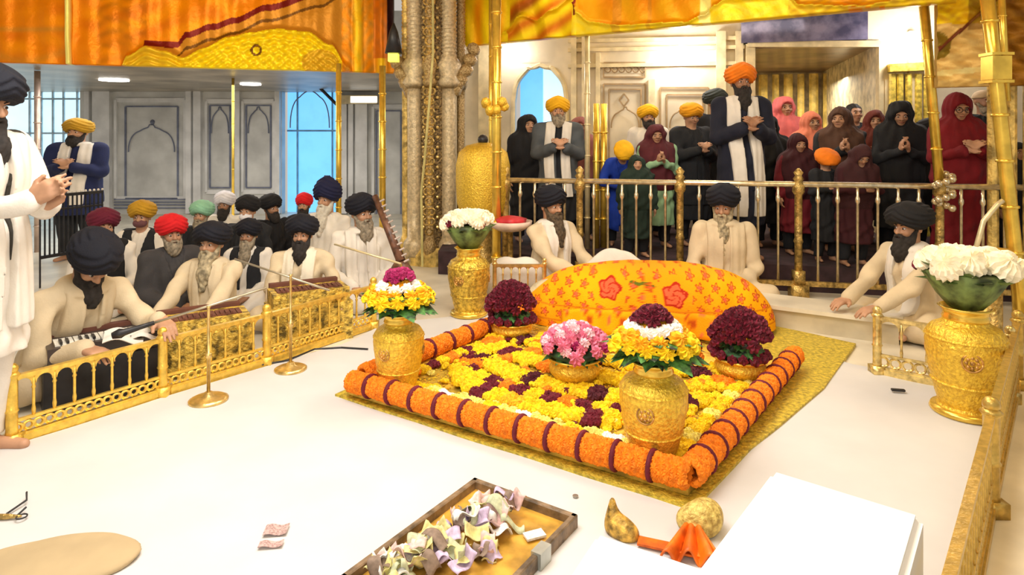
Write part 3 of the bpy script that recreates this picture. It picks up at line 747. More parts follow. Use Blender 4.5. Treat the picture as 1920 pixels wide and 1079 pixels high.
BBLK = mat('black_beard', (.025, .02, .018), .9, 0, .2, 40); BGRY = mat('grey_beard', (.30, .25, .18), .9, 0, .25, 40); BLONG = mat('greying_beard', (.42, .35, .22), .9, 0, .3, 30)
BWHT = mat('white_beard', (.62, .58, .50), .9, 0, .1, 40); BDK = mat('dark_brown_beard', (.10, .07, .04), .9, 0, .3, 40)
YEL = cloth((245, 185, 20), 'yellow_turban_cloth'); ORG = cloth((245, 130, 15), 'orange_turban_cloth'); MUS = cloth((190, 145, 30), 'mustard_cloth')
REDT = cloth((215, 20, 30), 'red_turban_cloth'); MAR = cloth((100, 15, 45), 'maroon_turban_cloth'); MINT = cloth((140, 195, 165), 'mint_turban_cloth'); WHTT = cloth((225, 225, 235), 'white_turban_cloth')
DKJ = cloth((26, 28, 34), 'dark_jacket_cloth'); GRYJ = cloth((62, 60, 62), 'grey_jacket_cloth'); NVJ = cloth((18, 30, 75), 'navy_jacket_cloth'); BLU = cloth((20, 60, 170), 'blue_jacket_cloth')
DKM = cloth((60, 12, 22), 'dark_maroon_cloth'); RSH = cloth((120, 5, 22), 'red_shawl_cloth'); PNK = cloth((220, 110, 110), 'pink_cloth'); SAL = cloth((225, 130, 100), 'salmon_cloth'); BRN = cloth((80, 52, 38), 'brown_shawl_cloth')
RBN = cloth((105, 42, 30), 'rust_shawl_cloth'); LGR = cloth((150, 190, 150), 'light_green_cloth'); MSH = cloth((85, 25, 35), 'maroon_shawl_cloth'); GRYB = cloth((80, 85, 90), 'grey_coat_cloth')
# --- left, standing
person(-58, 92, 3.0, 'man in white robe and navy turban standing with joined hands at the left edge', 'stand', 78, hp=12, robe=WHITE, robe_len=.50, jacket=(cloth((52, 48, 42), 'charcoal_waistcoat'), False, .86), scarf=(WHITE, .62, .06),
       beard=BBLK, blen=.17, lean=7, h=.0085, hands=[((-.035, -.37, 1.15), (.15, -.75, .45), (1, 0, 0)), ((.035, -.37, 1.13), (-.1, -.75, .45), (-1, 0, 0))], trousers=WHITE, tw=1.1)
person(146, 214, 7.9, 'standing man in mustard turban and navy jacket with a white scarf, at the daylit window', 'stand', 12, robe=NVJ, robe_len=.6, jacket=(NVJ, True, .7), scarf=(WHITE, .7, .05), turban=MUS, beard=BBLK, blen=.05, hands='fold', h=.012, trousers=DKJ, hy=-8, wide=1.3)
# --- left, seated
person(116, 413, 3.98, 'seated man in cream robe and very large navy turban, head bowed, arm stretched out', 'sit', 62, lean=26, hp=20, robe=CREAM, beard=BBLK, blen=.11, tw=.98, th=1.05, scarf=(CREAM, .2), h=.0085,
       hands=[((-.16, -.52, .30), (.2, -1, -.1), (0, 0, -1)), ((.17, -.62, .38), (-.2, -1, -.3), (0, 0, -1))])
person(397, 413, 4.75, 'smiling seated man in cream robe and navy turban with a long greying beard', 'sit', -4, robe=CREAM, beard=BLONG, blen=.24, tw=1.12, scarf=(CREAM, .2), h=.0085, hands='reach', curl=.8)
person(566, 400, 5.2, 'seated man in cream robe, navy turban and full black beard, hand on the harmonium', 'sit', 6, robe=CREAM, beard=BBLK, blen=.13, tw=1.1, scarf=(mat('ivory_scarf', (.86, .78, .62), .85, 0, .05, 6, .1, 90), .18, .05), h=.0085,
       hands=[((-.15, -.42, .26), (.2, -1, -.1), (0, 0, -1)), ((.34, -.36, .30), (.5, -.8, -.1), (0, 0, -1))])
person(678, 360, 5.8, 'seated man in white robe, navy turban and grey beard, face turned right, below gold poles', 'sit', 22, hy=22, robe=WHITE, beard=BGRY, blen=.14, scarf=(WHITE, .2), h=.010)
person(466, 408, 5.6, 'seated man with navy turban and long grey beard, peering between two cream robed musicians', 'sit', 0, kn=.20, robe=WHITE, beard=BGRY, blen=.2, jacket=(DKJ, False, .2), h=.011, skin=SKIN2)
person(322, 399, 5.25, 'seated man in bright red turban and charcoal grey jacket with a grey beard', 'sit', 42, kn=.20, hp=4, robe=GRYJ, jacket=(GRYJ, True, .2), turban=REDT, beard=BGRY, blen=.05, h=.010, tw=1.02)
person(266, 374, 6.3, 'seated man in mustard turban and face mask, dark waistcoat over white sleeves', 'sit', 10, kn=.20, robe=WHITE, jacket=(DKJ, False, .15), turban=MUS, mask=cloth((110, 70, 75), 'mask_cloth'), h=.0115, tw=1.05)
person(195, 388, 5.6, 'seated man in maroon turban and black waistcoat with white sleeves', 'sit', 30, kn=.20, hy=15, robe=WHITE, jacket=(BLK, False, .15), turban=MAR, beard=BBLK, blen=.03, h=.011, tw=1.05)
person(378, 374, 6.7, 'seated man in pale mint green turban at the back of the congregation', 'sit', 0, kn=.20, robe=DKJ, turban=MINT, beard=BGRY, blen=.05, h=.0125, tw=1.05)
person(421, 357, 7.5, 'seated man in white turban and white shawl with a black beard', 'sit', 5, kn=.20, robe=WHITE, turban=WHTT, beard=BBLK, blen=.08, h=.0125, skin=SKIN2)
person(464, 364, 6.7, 'seated man in black turban with a white collar, left of the badge turban', 'sit', 0, kn=.20, robe=DKJ, turban=BLK, mask=WHTT, h=.0125)
person(508, 362, 7.15, 'seated man in black turban and black jacket, sideways, behind the cream robed musicians', 'sit', 55, kn=.20, robe=BLK, turban=BLK, beard=BBLK, blen=.04, h=.0125, skin=SKIN2)
person(570, 360, 7.75, 'seated man in red turban and dark coat, half hidden behind the black bearded musician', 'sit', 0, kn=.20, robe=DKJ, turban=REDT, beard=BBLK, blen=.04, h=.0125, tw=.9)
person(613, 338, 6.75, 'seated man in tall navy turban with a long white beard, beside the gold pole', 'sit', -16, kn=.20, robe=WHITE, turban=NVJ if False else cloth((14, 20, 60), 'deep_navy_cloth'), th=1.3, knot=.02, beard=BWHT, blen=.22, h=.011)
# --- right, seated
person(1033, 345, 6.05, 'seated man in cream robe, navy turban and long dark beard, left of the orange mound', 'sit', 38, hp=4, robe=CREAM, beard=BDK, blen=.22, scarf=(WHITE, .2), h=.010, hands=[((-.08, -.42, .26), (.2, -1, 0), (0, 0, -1)), ((.12, -.42, .26), (-.1, -1, 0), (0, 0, -1))])
person(1356, 342, 5.9, 'seated man in cream robe, navy turban and long grey beard, behind the orange mound', 'sit', -14, hy=-12, hp=14, robe=CREAM, beard=BLONG, blen=.26, tw=1.02, h=.0095, scarf=(CREAM, .2, .06))
person(1722, 374, 4.95, 'seated man in profile with black turban, black beard and cream robe, by the right vase', 'sit', -72, lean=8, hp=-2, robe=CREAM, turban=BLK, beard=BBLK, blen=.12, tw=1.15, scarf=(WHITE, .2), h=.009,
       hands=[((-.12, -.55, .22), (.1, -1, -.1), (0, 0, -1)), ((.12, -.55, .22), (-.1, -1, -.1), (0, 0, -1))])
# --- the standing crowd behind the railing
FL = .25
def crowd(px, y, d, label, **k):
    k.setdefault('h', .0125); k.setdefault('robe', DKJ); k.setdefault('robe_len', .35); k.setdefault('trousers', DKJ)
    return person(px, y, d, label, 'stand', floor=FL, group='people standing behind the railing', **k)
crowd(990, 203, 7.75, 'woman in black headscarf and dark coat, leftmost behind the railing', shawl=BLK, turban=None, yaw=18, robe=BLK, hands='down')
crowd(1046, 172, 7.3, 'standing man in yellow turban with white scarf over grey coat, under the arched opening', turban=YEL, robe=DKJ, jacket=(GRYB, True, .62), scarf=(WHITE, .6, .05), beard=BGRY, blen=.06, hands='fold', h=.0105)
crowd(1086, 208, 7.9, 'person in dusky pink shawl half hidden behind the man in yellow turban and white scarf', turban=None, shawl=cloth((150, 90, 85), 'dusky_pink_cloth'), hands='down')
crowd(1160, 262, 7.45, 'boy in yellow turban and bright blue jacket bowing over the railing', turban=YEL, robe=BLU, lean=40, hp=20, tw=1.15, wide=1.0, hands='fold', jacket=(BLU, True, .5))
crowd(1215, 188, 8.1, 'standing man in yellow turban and white shirt behind the praying woman', turban=YEL, robe=WHITE, hands='down', beard=BBLK, blen=.03)
crowd(1230, 222, 7.35, 'praying woman in maroon headscarf and pale green top', turban=None, shawl=MSH, robe=LGR, hands='pray', hp=12)
crowd(1296, 184, 7.5, 'man in orange yellow turban and dark coat looking down, left of the tall man', turban=cloth((240, 165, 20), 'saffron_cloth'), robe=DKJ, jacket=(DKJ, True, .5), hands='fold', hp=14, yaw=14)
crowd(1342, 158, 8.25, 'man in dark grey turban and black coat just behind the tall man', turban=cloth((40, 45, 40), 'dark_grey_turban_cloth'), robe=BLK, hands='fold', yaw=18, skin=SKIN)
crowd(1389, 107, 6.62, 'tall man in orange turban, navy coat and long white scarf, tallest at the railing', turban=ORG, robe=NVJ if False else cloth((20, 24, 44), 'navy_coat_cloth'), jacket=(cloth((18, 22, 42), 'navy_blazer_cloth'), True, .62), scarf=(WHITE, .40, .052), beard=BBLK, blen=.15, hands='fold', h=.0095, tw=1.05, skin=SKIN2, wide=1.0)
crowd(1470, 168, 8.3, 'person in pink headscarf standing right of the tall man', turban=None, shawl=PNK, robe=PNK, hands='down')
crowd(1522, 198, 7.7, 'person in salmon shawl with hands raised behind the child', turban=None, shawl=SAL, robe=SAL, hands='pray')
crowd(1497, 240, 6.9, 'child in dark maroon clothes and dark headscarf at the railing, beside the orange turban', turban=None, shawl=DKM, robe=cloth((110, 15, 30), 'crimson_cloth'), hands='down', hp=12)
crowd(1549, 275, 6.5, 'child in bright orange turban bowing at the railing', turban=ORG, robe=DKJ, hp=40, hands='fold', tw=1.35)
crowd(1575, 188, 7.1, 'woman in brown headscarf with praying hands, left of the rust shawl', turban=None, shawl=BRN, robe=DKJ, hands='pray', hy=-22, yaw=-18)
crowd(1602, 178, 7.95, 'dark haired man at the back, behind the brown headscarf', turban=None, hair=mat('black_hair', (.015, .012, .01), .7), robe=DKJ, hands='down')
crowd(1640, 194, 7.55, 'woman in rust brown shawl looking left, beside the black hooded woman', turban=None, shawl=RBN, robe=DKM, hands='fold', yaw=-20, wide=1.08)
crowd(1686, 176, 6.75, 'woman in black shawl bowing her head, against the gold pole', turban=None, shawl=BLK, robe=DKJ, hands='pray', hp=16, yaw=-22, lean=5, wide=1.15)
crowd(1797, 159, 6.12, 'woman in deep red shawl and glasses looking down, between the gold poles', turban=None, shawl=RSH, robe=RSH, hands='fold', hp=14, yaw=-12, glasses=True, h=.010, robe_len=.2, wide=1.12)
crowd(1846, 150, 7.0, 'man in pale cap behind the woman in the red shawl', turban=None, cap=cloth((200, 175, 140), 'pale_cap_cloth'), robe=DKJ, hands='down', beard=BGRY, blen=.03, skin=SKIN2)
crowd(1905, 255, 6.2, 'person in dark shawl at the right edge, behind the thick gold pole', turban=None, shawl=DKJ, robe=DKJ, hands='down')

crowd(1262, 236, 8.25, 'person in dark brown headscarf peering between the praying woman and the saffron turban', turban=None, shawl=cloth((50, 36, 34), 'dark_brown_cloth'), wide=1.0, hands='down')
crowd(1600, 262, 6.3, 'woman in dark maroon shawl leaning low over the railing', turban=None, shawl=cloth((58, 20, 24), 'plum_cloth'), robe=DKM, hands='fold', hp=25, lean=15)
crowd(1440, 205, 7.4, 'person in black coat right behind the tall man', turban=None, shawl=BLK, robe=BLK, hands='down')
crowd(1742, 214, 7.2, 'person in dark coat hidden behind the leaning gold pole', turban=BLK, robe=BLK, beard=BBLK, blen=.04, hands='down')
crowd(1194, 282, 6.75, 'child in dark green coat at the railing beside the bowing boy', turban=None, shawl=cloth((24, 44, 34), 'dark_green_cloth'), robe=cloth((24, 44, 34), 'dark_green_cloth'), hands='down')

# ================================================================== poles
def pole(pts, r, m, label, extra=None, cat='pole', name='gold_pole'):
    o = Vector(pts[-1]); t = thing(name, o, label, cat); L = [Vector(p)-o for p in pts]
    MB().tube(L, r, 12).build('shaft', m, t, True)
    cm = MB().ring((0, 0, 0), r*1.02, r*.28, (0, 0, 1), 12, 5).mesh('collar', m, True)
    for a_, c_ in zip(L, L[1:]):
        n_ = max(2, round((c_-a_).length/.35))
        for k in range(1, n_): link('collar', cm, t).location = a_.lerp(c_, k/n_)
    return t
def vpole(px, d, z1, r, m, label, z0=0.0, name='gold_pole'):
    x = (px-CX)/F*d; return pole([(x, d, z1), (x, d, z0)], r, m, label, name=name)
PG = mat('polished_gold', (.90, .62, .10), .22, .7, .1, 10)
vpole(635, 7.55, 2.34, .032, PG, 'gold pole at the right side of the blue window')
vpole(717, 7.8, 2.34, .040, PG, 'thick gold pole between the blue window and the ornate column')
vpole(437, 9.6, 2.35, .02, PG, 'gold pole in front of the narrow marble panels')
vpole(70, 8.4, 2.34, .035, mat('pinkish_brass', (.62, .48, .40), .3, .6), 'pinkish brass pole in front of the daylit white window', name='brass_pole')
vpole(931, 6.25, 3.36, .044, PG, 'tall gold canopy pole beside the golden urn')
vpole(920, 6.8, 3.0, .02, PG, 'slim gold rod behind the tall canopy pole')
vpole(1118, 7.25, 1.86, .035, PG, 'left of two short gold posts by the arched opening', FL); vpole(1132, 7.3, 1.86, .04, PG, 'right of two short gold posts by the arched opening', FL)
vpole(1101, 7.2, 3.0, .03, mat('ivory_gold', (.82, .70, .42), .3, .4), 'ivory gold post beside the arched opening', FL, name='ivory_post')
pole([P(1726, -60, 5.75), P(1762, 348, 5.75)], .040, PG, 'leaning gold pole rising from the railing beside the red shawl')
t = pole([P(1846, -50, 4.75), P(1866, 130, 4.75), P(1912, 560, 4.75), P(1915, 642, 4.75)], .048, PG, 'thick leaning gold pole at the right edge of the photo')
b = MB(); q = P(1868, 128, 4.75)-t.location; b.box(q, (.14, .12, .17)); b.box(q+Vector((0, 0, .1)), (.16, .14, .02)); b.box(q-Vector((0, 0, .1)), (.16, .14, .02)); b.build('bracket', PG, t)
pole([P(1876, -50, 5.0), P(1888, 190, 5.0)], .025, PG, 'thin gold rod beside the thick leaning pole')
t = thing('gold_finial', P(928, 200, 6.25), 'gilded knot of leaves fixed round the tall canopy pole', 'ornament'); b = MB()
for k in range(9): a = k*.7; b.ball((.09*math.cos(a), .05*math.sin(a)-.02, .05*math.sin(k*1.7)), .05, 8)
b.build('leaf_cluster', GOLDE, t, True)
# ================================================================== floor sheet
pts = [G(-120, 875), G(20, 842), G(305, 749), G(640, 649), G(722, 611), G(850, 596), G(1000, 585), G(1440, 640), G(1600, 688), G(1700, 707), G(1800, 735), Vector((2.62, 3.50, 0)), Vector((1.9, 2.62, 0)), Vector((1.0, 1.55, 0)), Vector((.8, .6, 0)), Vector((-2.6, .6, 0))]
def sheet(name, pts, m, label, cat, z=.012, wr=.004):
    bm = bmesh.new(); vs = [bm.verts.new((p.x, p.y, 0)) for p in pts]; bm.faces.new(vs)
    bmesh.ops.triangulate(bm, faces=bm.faces[:]); 
    for _ in range(5): bmesh.ops.subdivide_edges(bm, edges=[e for e in bm.edges if e.calc_length() > .14], cuts=1); bmesh.ops.triangulate(bm, faces=bm.faces[:])
    for v in bm.verts: v.co.z = z+wr*(math.sin(v.co.x*7+2*math.sin(v.co.y*4))+math.sin(v.co.y*9-v.co.x*5))*.5
    ret = bmesh.ops.extrude_face_region(bm, geom=bm.faces[:])
    for v in [g for g in ret['geom'] if isinstance(g, bmesh.types.BMVert)]: v.co.z = .003
    bmesh.ops.recalc_face_normals(bm, faces=bm.faces[:])
    me = bpy.data.meshes.new(name); bm.to_mesh(me); bm.free(); me.materials.append(m); o = link(name, me)
    return tag(o, label, cat)
sheet('floor_cloth', pts, mat('white_sheet', (.62, .61, .61), .9, 0, .02, 3), 'large white cloth spread over the floor inside the golden railings', 'floor cloth')
sheet('brocade_rug', [G(628, 748), G(940, 606), Vector((.2, 5.3, 0)), Vector((2.0, 5.1, 0)), G(1605, 650), G(1545, 735), G(1408, 850), G(1300, 966)], mat('gold_brocade', (.66, .50, .05), .5, .2, .22, 40, .6, 80), 'gold brocade rug under the flower bed, wider on its right side', 'rug', .024, .003)
# ================================================================== railings
def railing(name, pts, h, sp, label, m, post_r=.030, grp=None):
    O = Vector(pts[0]); t = thing(name, O, label, 'railing', grp); R = [Vector(p)-O for p in pts]; U = Vector((0, 0, 1))
    for a, c in zip(R, R[1:]):
        d = (c-a); L = d.length; n = max(2, round(L/sp)); d.normalize(); nx = Vector((-d.y, d.x, 0))
        MB().beam(a+U*h, c+U*h, .030, .022).build('top_rail', m, t)
        b = MB(); b.beam(a+U*(h*.36), c+U*(h*.36), .018, .014); b.beam(a+U*(h*.14), c+U*(h*.14), .022, .016); b.beam(a+U*.025, c+U*.025, .035, .04)
        for k in range(n*2): q = a+d*(L*(k+.5)/(n*2))+U*h*.25; b.ring(q, L/n*.22, .008, nx, 10, 5)
        b.build('pierced_band', m, t)
        ar = MB(); w_ = L/n
        for k in range(n):
            q = a+d*(w_*(k+.5))+U*(h-.012-w_*.44)
            vs = []; N = 10
            for i in range(N+1):
                th = PI*i/N; e = q+d*(-math.cos(th)*w_*.40)+U*(math.sin(th)*w_*.42); e2 = q+d*(-math.cos(th)*w_*.5); e2.z = h-.008
                for off in (-.006, .006): vs += [e+nx*off, e2+nx*off]
            fs = []
            for i in range(N):
                p_, q_ = 4*i, 4*i+4; fs += [(p_, q_, q_+1, p_+1), (p_+2, p_+3, q_+3, q_+2), (p_, p_+2, q_+2, q_)]
            ar.add(vs, fs)
        ar.build('arch_band', m, t)
        bal = MB(); bal.lathe([(.007, 0), (.010, .03), (.007, .05), (.007, h*.4), (.011, h*.42), (.007, h*.45), (.007, h*.62)], n=8); me = bal.mesh('baluster', m, True)
        for k in range(1, n): o = link('baluster', me, t); o.location = a+d*(w_*k)+U*h*.37
    pm = MB(); r = post_r; pm.box((0, 0, .03), (r*2.6, r*2.6, .06)); pm.lathe([(r, .05), (r*.85, .08), (r*.85, h*.5), (r*1.05, h*.52), (r*.85, h*.55), (r*.85, h+.0), (r*1.2, h+.015), (r*.8, h+.03)], n=12); pm.ball((0, 0, h+.045), r*.95, 10)
    pme = pm.mesh('post', m, True)
    for p in R: o = link('post', pme, t); o.location = p
    return t
railing('gold_railing', [G(22, 838), G(305, 745), G(500, 686), G(700, 617)], .33, .088, 'low golden railing with arched openings in front of the seated musicians', mat('rail_gold', (.92, .62, .11), .32, .65, .10, 30, .15, 90))
railing('gold_railing', [Vector((2.29, 4.08, 0)), Vector((2.80, 3.66, 0))], .36, .125, 'short golden railing behind the big right vase', mat('rail_gold_pale', (.86, .66, .26), .3, .7, .2, 30))
railing('gold_railing', [Vector((3.0, 3.86, 0)), Vector((1.90, 2.58, 0)), Vector((.96, 1.47, 0))], .39, .075, 'long golden railing running down the right side of the white cloth', mat('rail_gold_brown', (.66, .45, .11), .32, .65, .12, 30, .12, 90), .034)
railing('gold_railing', [P(930, 588, 5.6)*1, Vector((.27, 5.45, 0))], .36, .06, 'tiny golden railing behind the dark red bouquet at the back', mat('rail_gold', (.84, .60, .13)), .02) if False else None
t = railing('gold_railing', [Vector((-.15, 5.62, 0)), Vector((.28, 5.62, 0))], .38, .07, 'small golden railing behind the dark red bouquet at the back', BRASS, .022)
# tall railing in front of the standing crowd
def RLp(px, z=0): k = (px-CX)/F; y = 6.6/(1+.211*k); return Vector((k*y, y, z))
t = thing('tall_railing', RLp(948), 'tall brass railing with slim balusters holding back the standing crowd', 'railing'); O = RLp(948)
posts = [948, 1087, 1275, 1497, 1762, 2010]
MB().tube([RLp(p, 1.05)-O for p in (940, 2030)], .028, 10).build('top_rail', SILVER, t, True)
MB().beam(RLp(940, .13)-O, RLp(2030, .13)-O, .04, .045).build('bottom_rail', BRASSD, t)
bb = MB(); bb.lathe([(.013, .14), (.013, .88), (.022, .90), (.022, .93), (.013, .95), (.013, 1.04)], n=8); bme = bb.mesh('baluster', SILVER, True)
for a, c in zip(posts, posts[1:]):
    n = {948: 5, 1087: 7, 1275: 6, 1497: 7, 1762: 6}[a]
    A_, C_ = RLp(a)-O, RLp(c)-O
    for k in range(1, n): o = link('baluster', bme, t); o.location = A_.lerp(C_, k/n)
pm = MB(); pm.box((0, 0, .06), (.14, .14, .12)); pm.box((0, 0, .18), (.09, .09, .14)); pm.lathe([(.035, .2), (.035, .5), (.045, .52), (.035, .55), (.035, .95), (.055, .98), (.055, 1.04), (.035, 1.08), (.05, 1.1), (.03, 1.13), (.045, 1.16), (.01, 1.2)], n=10); pme = pm.mesh('post', BRASSD, True)
for p in posts: o = link('post', pme, t); o.location = RLp(p)-O
o = MB(); b = MB()
for k in range(16): a = k*.9; b.ball((.07*math.cos(a), .05*math.sin(a), .02*k-.14), .035, 7)
o = b.build('scroll_ornament', SILVER, t, True); o.location = RLp(1762, 1.0)-O-Vector((0, .06, 0))
# ================================================================== flower parts
def head_mesh(name, r, m, lobes=9, spiky=.25, flat=.75, seed=1, core=None):
    rr = random.Random(seed); b = MB(); N = lobes*2; rows = 5; vs = []
    for i in range(rows):
        th = PI*.62*(i+1)/rows
        for j in range(N):
            a = 2*PI*(j+(i % 2)*.5)/N; q = r*(1+spiky*(1 if j % 2 else -1)*(.5+.3*i/rows)+rr.uniform(-.08, .08))
            vs.append((math.sin(th)*math.cos(a)*q, math.sin(th)*math.sin(a)*q, math.cos(th)*q*flat+(.06*r if j % 2 else -.04*r)))
    fs = [(i*N+j, (i+1)*N+j, (i+1)*N+(j+1) % N, i*N+(j+1) % N) for i in range(rows-1) for j in range(N)]
    T = len(vs); vs += [(0, 0, r*flat), (0, 0, -r*.4)]
    fs += [(T, j, (j+1) % N) for j in range(N)]+[(T+1, (rows-1)*N+(j+1) % N, (rows-1)*N+j) for j in range(N)]
    b.add(vs, fs); return b.mesh(name, m)
def fm(name, rgb, v=.15): return mat(name, s2l(*rgb), .75, 0, v, 40)
M_OR = fm('marigold_orange', (255, 138, 8)); M_YE = fm('marigold_yellow', (255, 208, 10)); M_MA = fm('maroon_petal', (105, 10, 35)); M_RD = fm('dark_red_petal', (110, 8, 40), .3); M_PK = fm('pink_petal', (225, 120, 150)); M_WH = fm('white_petal', (245, 240, 232), .03); M_PP = fm('pale_pink_petal', (240, 200, 210)); M_MG = fm('magenta_petal', (160, 20, 90)); M_LY = fm('pale_yellow_petal', (248, 230, 120)); M_YO = fm('golden_petal', (255, 182, 20)); M_CR = fm('cream_petal', (248, 240, 215), .03); M_DM = fm('deep_maroon_petal', (80, 6, 28))
MH = [head_mesh('marigold', 1, M_OR, 8, .12, .8, i) for i in range(4)]
def merge_heads(name, items, mats, parent=None):
    """items: (pos, normal, radius, material index)"""
    src = [(np.array([v.co[:] for v in h.vertices]), [tuple(p.vertices) for p in h.polygons]) for h in MH]
    V = []; Fc = []; MI = []; o = 0
    for k, (p, n, r, mi) in enumerate(items):
        v, f = src[k % 4]; n = Vector(n).normalized(); q = n.to_track_quat('Z', 'Y').to_matrix() @ Matrix.Rotation(k*1.3, 3, 'Z')
        V.append(v @ np.array(q).T*r+np.array(p)); Fc += [tuple(i+o for i in g) for g in f]; MI += [mi]*len(f); o += len(v)
    me = bpy.data.meshes.new(name); me.from_pydata(np.concatenate(V).tolist(), [], Fc)
    for m in mats: me.materials.append(m)
    me.polygons.foreach_set('material_index', MI); me.update()
    return me if parent == 'mesh' else link(name, me, parent)
# ------------------------------------------------------------------ the flower bed
BC = [Vector((-.93, 3.70, 0)), Vector((.72, 2.66, 0)), Vector((1.79, 4.12, 0)), Vector((.12, 5.16, 0))]   # left, front, right, back
o = slab('flower_bed_base', [(p.x, p.y) for p in BC], .028, .055, mat('yellow_satin', (.74, .50, .07), .4, .2, .3, 9, .5, 20), None); tag(o, 'yellow satin covered low platform carrying the flower garlands', 'platform')
RR = .056
def roll_mesh(L, seed, m):
    rr = random.Random(seed); it = []; n = max(1, round(L/.030))
    for i in range(n):
        x = (i+.5)/n*L
        for j in range(9):
            a = 2*PI*(j+(i % 2)*.5)/9; nn = Vector((rr.uniform(-.2, .2), math.cos(a), math.sin(a))); it.append(((x, math.cos(a)*RR*.72, math.sin(a)*RR*.72), nn, .0235*rr.uniform(.9, 1.15), 0))
    return merge_heads('marigold_roll', it, [m], 'mesh')
rolls = {}
def border(a, c, n, label, wide=0):
    d = (c-a); L = d.length; t = thing('border_garland', a+Vector((0, 0, .055)), label, 'garland', None, math.atan2(d.y, d.x)); w_ = L/n
    band = MB(); bw = .021; band.lathe([(RR*.6, 0), (RR*1.18, .002), (RR*1.22, bw/2), (RR*1.18, bw-.002), (RR*.6, bw)], n=18, fn=lambda A_, z: 1+.05*math.sin(A_*9)); bm_ = band.mesh('red_band', M_MA, True)
    for k in range(n):
        me = roll_mesh(w_-bw, k % 3+wide, M_OR) if (n, k % 3) not in rolls else rolls[(n, k % 3)]; rolls[(n, k % 3)] = me
        o = link('marigold_roll', me, t); o.location = (k*w_+bw, 0, RR)
        if k: o = link('red_band', bm_, t); o.location = (k*w_, 0, RR); o.rotation_euler = (0, PI/2, 0)
    return t
border(BC[0], BC[1], 12, 'orange marigold garland with maroon bands along the front left edge of the flower bed')
border(BC[1], BC[2], 12, 'orange marigold garland with maroon bands along the right edge of the flower bed')
border(BC[0]+Vector((.05, .07, 0)), BC[3], 9, 'orange marigold garland along the far left edge of the flower bed')
def bed(u, v, z=.07):   # u along the front left edge, v away from it
    p = BC[0]+(BC[1]-BC[0])*u+(BC[3]-BC[0])*v; p.z = z; return p
def garland(path, r, pat, mats, label, closed=False, rows=2, z=.07):
    P_ = [bed(*p) for p in path]; pts_ = []
    for a, c in zip(P_, P_[1:]):
        n = max(1, round((c-a).length/(r*1.25)))
        for k in range(n): pts_.append((a.lerp(c, k/n), (c-a).normalized()))
    it = []
    for k, (p, d) in enumerate(pts_):
        nx = Vector((-d.y, d.x, 0)); mi = pat[(k//3) % len(pat)]
        for j in range(rows):
            off = (j-(rows-1)/2)*r*1.3; it.append((p+nx*(off+random.uniform(-.3, .3)*r)+Vector((0, 0, random.uniform(0, r*.6))), (random.uniform(-.5, .5), random.uniform(-.9, .1), 1), r*random.uniform(.85, 1.2), mi))
    O = pts_[0][0].copy(); O.z = .055; it = [(p-O, n, r_, m_) for p, n, r_, m_ in it]
    o = merge_heads('flower_garland', it, mats); o.location = O; tag(o, label, 'garland'); return o
def curve(cu, cv, ru, rv, a0, a1, n=24): return [(cu+ru*math.cos(math.radians(a0+(a1-a0)*i/n)), cv+rv*math.sin(math.radians(a0+(a1-a0)*i/n))) for i in range(n+1)]
garland([(.07, .10), (.93, .10)], .026, [0, 0, 1, 0, 2], [M_LY, M_YE, M_WH], 'pale yellow flower garland just inside the front left marigold border', rows=2)
garland([(.93, .10), (.93, .86)], .026, [0, 0, 1], [M_YE, M_LY], 'yellow flower garland just inside the right marigold border', rows=2)
garland([(.08, .12), (.08, .85)], .024, [0, 1, 0, 2], [M_YE, M_OR, M_MA], 'mixed yellow and orange garland just inside the far left marigold border', rows=2)
garland(curve(.50, .30, .30, .13, 180, 360), .030, [0, 0, 0, 1, 0, 2], [M_YE, M_MA, M_YO], 'thick yellow flower garland sagging in an arc towards the front border', rows=3)
garland(curve(.50, .42, .36, .17, 175, 365), .028, [1, 2, 1, 0], [M_YE, M_MA, M_OR], 'maroon and orange flower garland in an arc above the thick yellow arc', rows=2)
garland(curve(.50, .52, .38, .17, 170, 370), .030, [0, 0, 1, 0], [M_YE, M_DM], 'yellow garland with maroon spots in the middle of the flower bed', rows=3)
garland(curve(.48, .66, .40, .17, 170, 370), .030, [0, 1, 0, 2, 0], [M_YE, M_OR, M_MA], 'upper yellow and orange garland curving under the pink bouquet bowl', rows=3)
garland(curve(.48, .80, .40, .15, 175, 365), .028, [0, 0, 1], [M_YE, M_DM], 'topmost yellow garland nearest to the orange cloth', rows=3)
garland([(.16, .30), (.28, .58), (.20, .80)], .028, [0, 1], [M_YE, M_OR], 'short yellow garland lying beside the left vase', rows=2)
garland([(.82, .24), (.70, .45), (.84, .62), (.80, .8)], .028, [0, 2, 0, 1], [M_YE, M_OR, M_MA], 'wavy yellow garland on the right half of the flower bed', rows=2)
# loose heads
lo_m = {'yellow': head_mesh('y', .026, M_YE, 8, .15, .7, 3), 'maroon': head_mesh('m', .023, M_MA, 8, .15, .7, 4), 'orange': head_mesh('o', .026, M_OR, 8, .15, .7, 5), 'pale yellow': head_mesh('p', .024, M_LY, 9, .2, .6, 6)}
rr = random.Random(5); keep = [(bed(.21*0+.10, .13), .16)]
vases_xy = [(-.66, 3.76, .17), (.62, 2.98, .17), (.36, 3.86, .19), (1.36, 3.92, .19), (.0, 4.74, .19)]
for k in range(230):
    c = rr.choice(['yellow', 'yellow', 'yellow', 'yellow', 'maroon', 'orange', 'pale yellow']); p = bed(rr.uniform(.06, .95), rr.uniform(.08, .84), rr.uniform(.060, .085))
    if any((p.x-x)**2+(p.y-y)**2 < r**2 for x, y, r in vases_xy): continue
    o = link('marigold', lo_m[c]); o.location = p; o.rotation_euler = (rr.uniform(-.6, .6), rr.uniform(-.6, .6), rr.uniform(0, 6)); tag(o, 'loose %s flower head strewn on the garlands of the flower bed' % c, 'flower', 'loose %s flower heads on the bed' % c)
pt = MB()
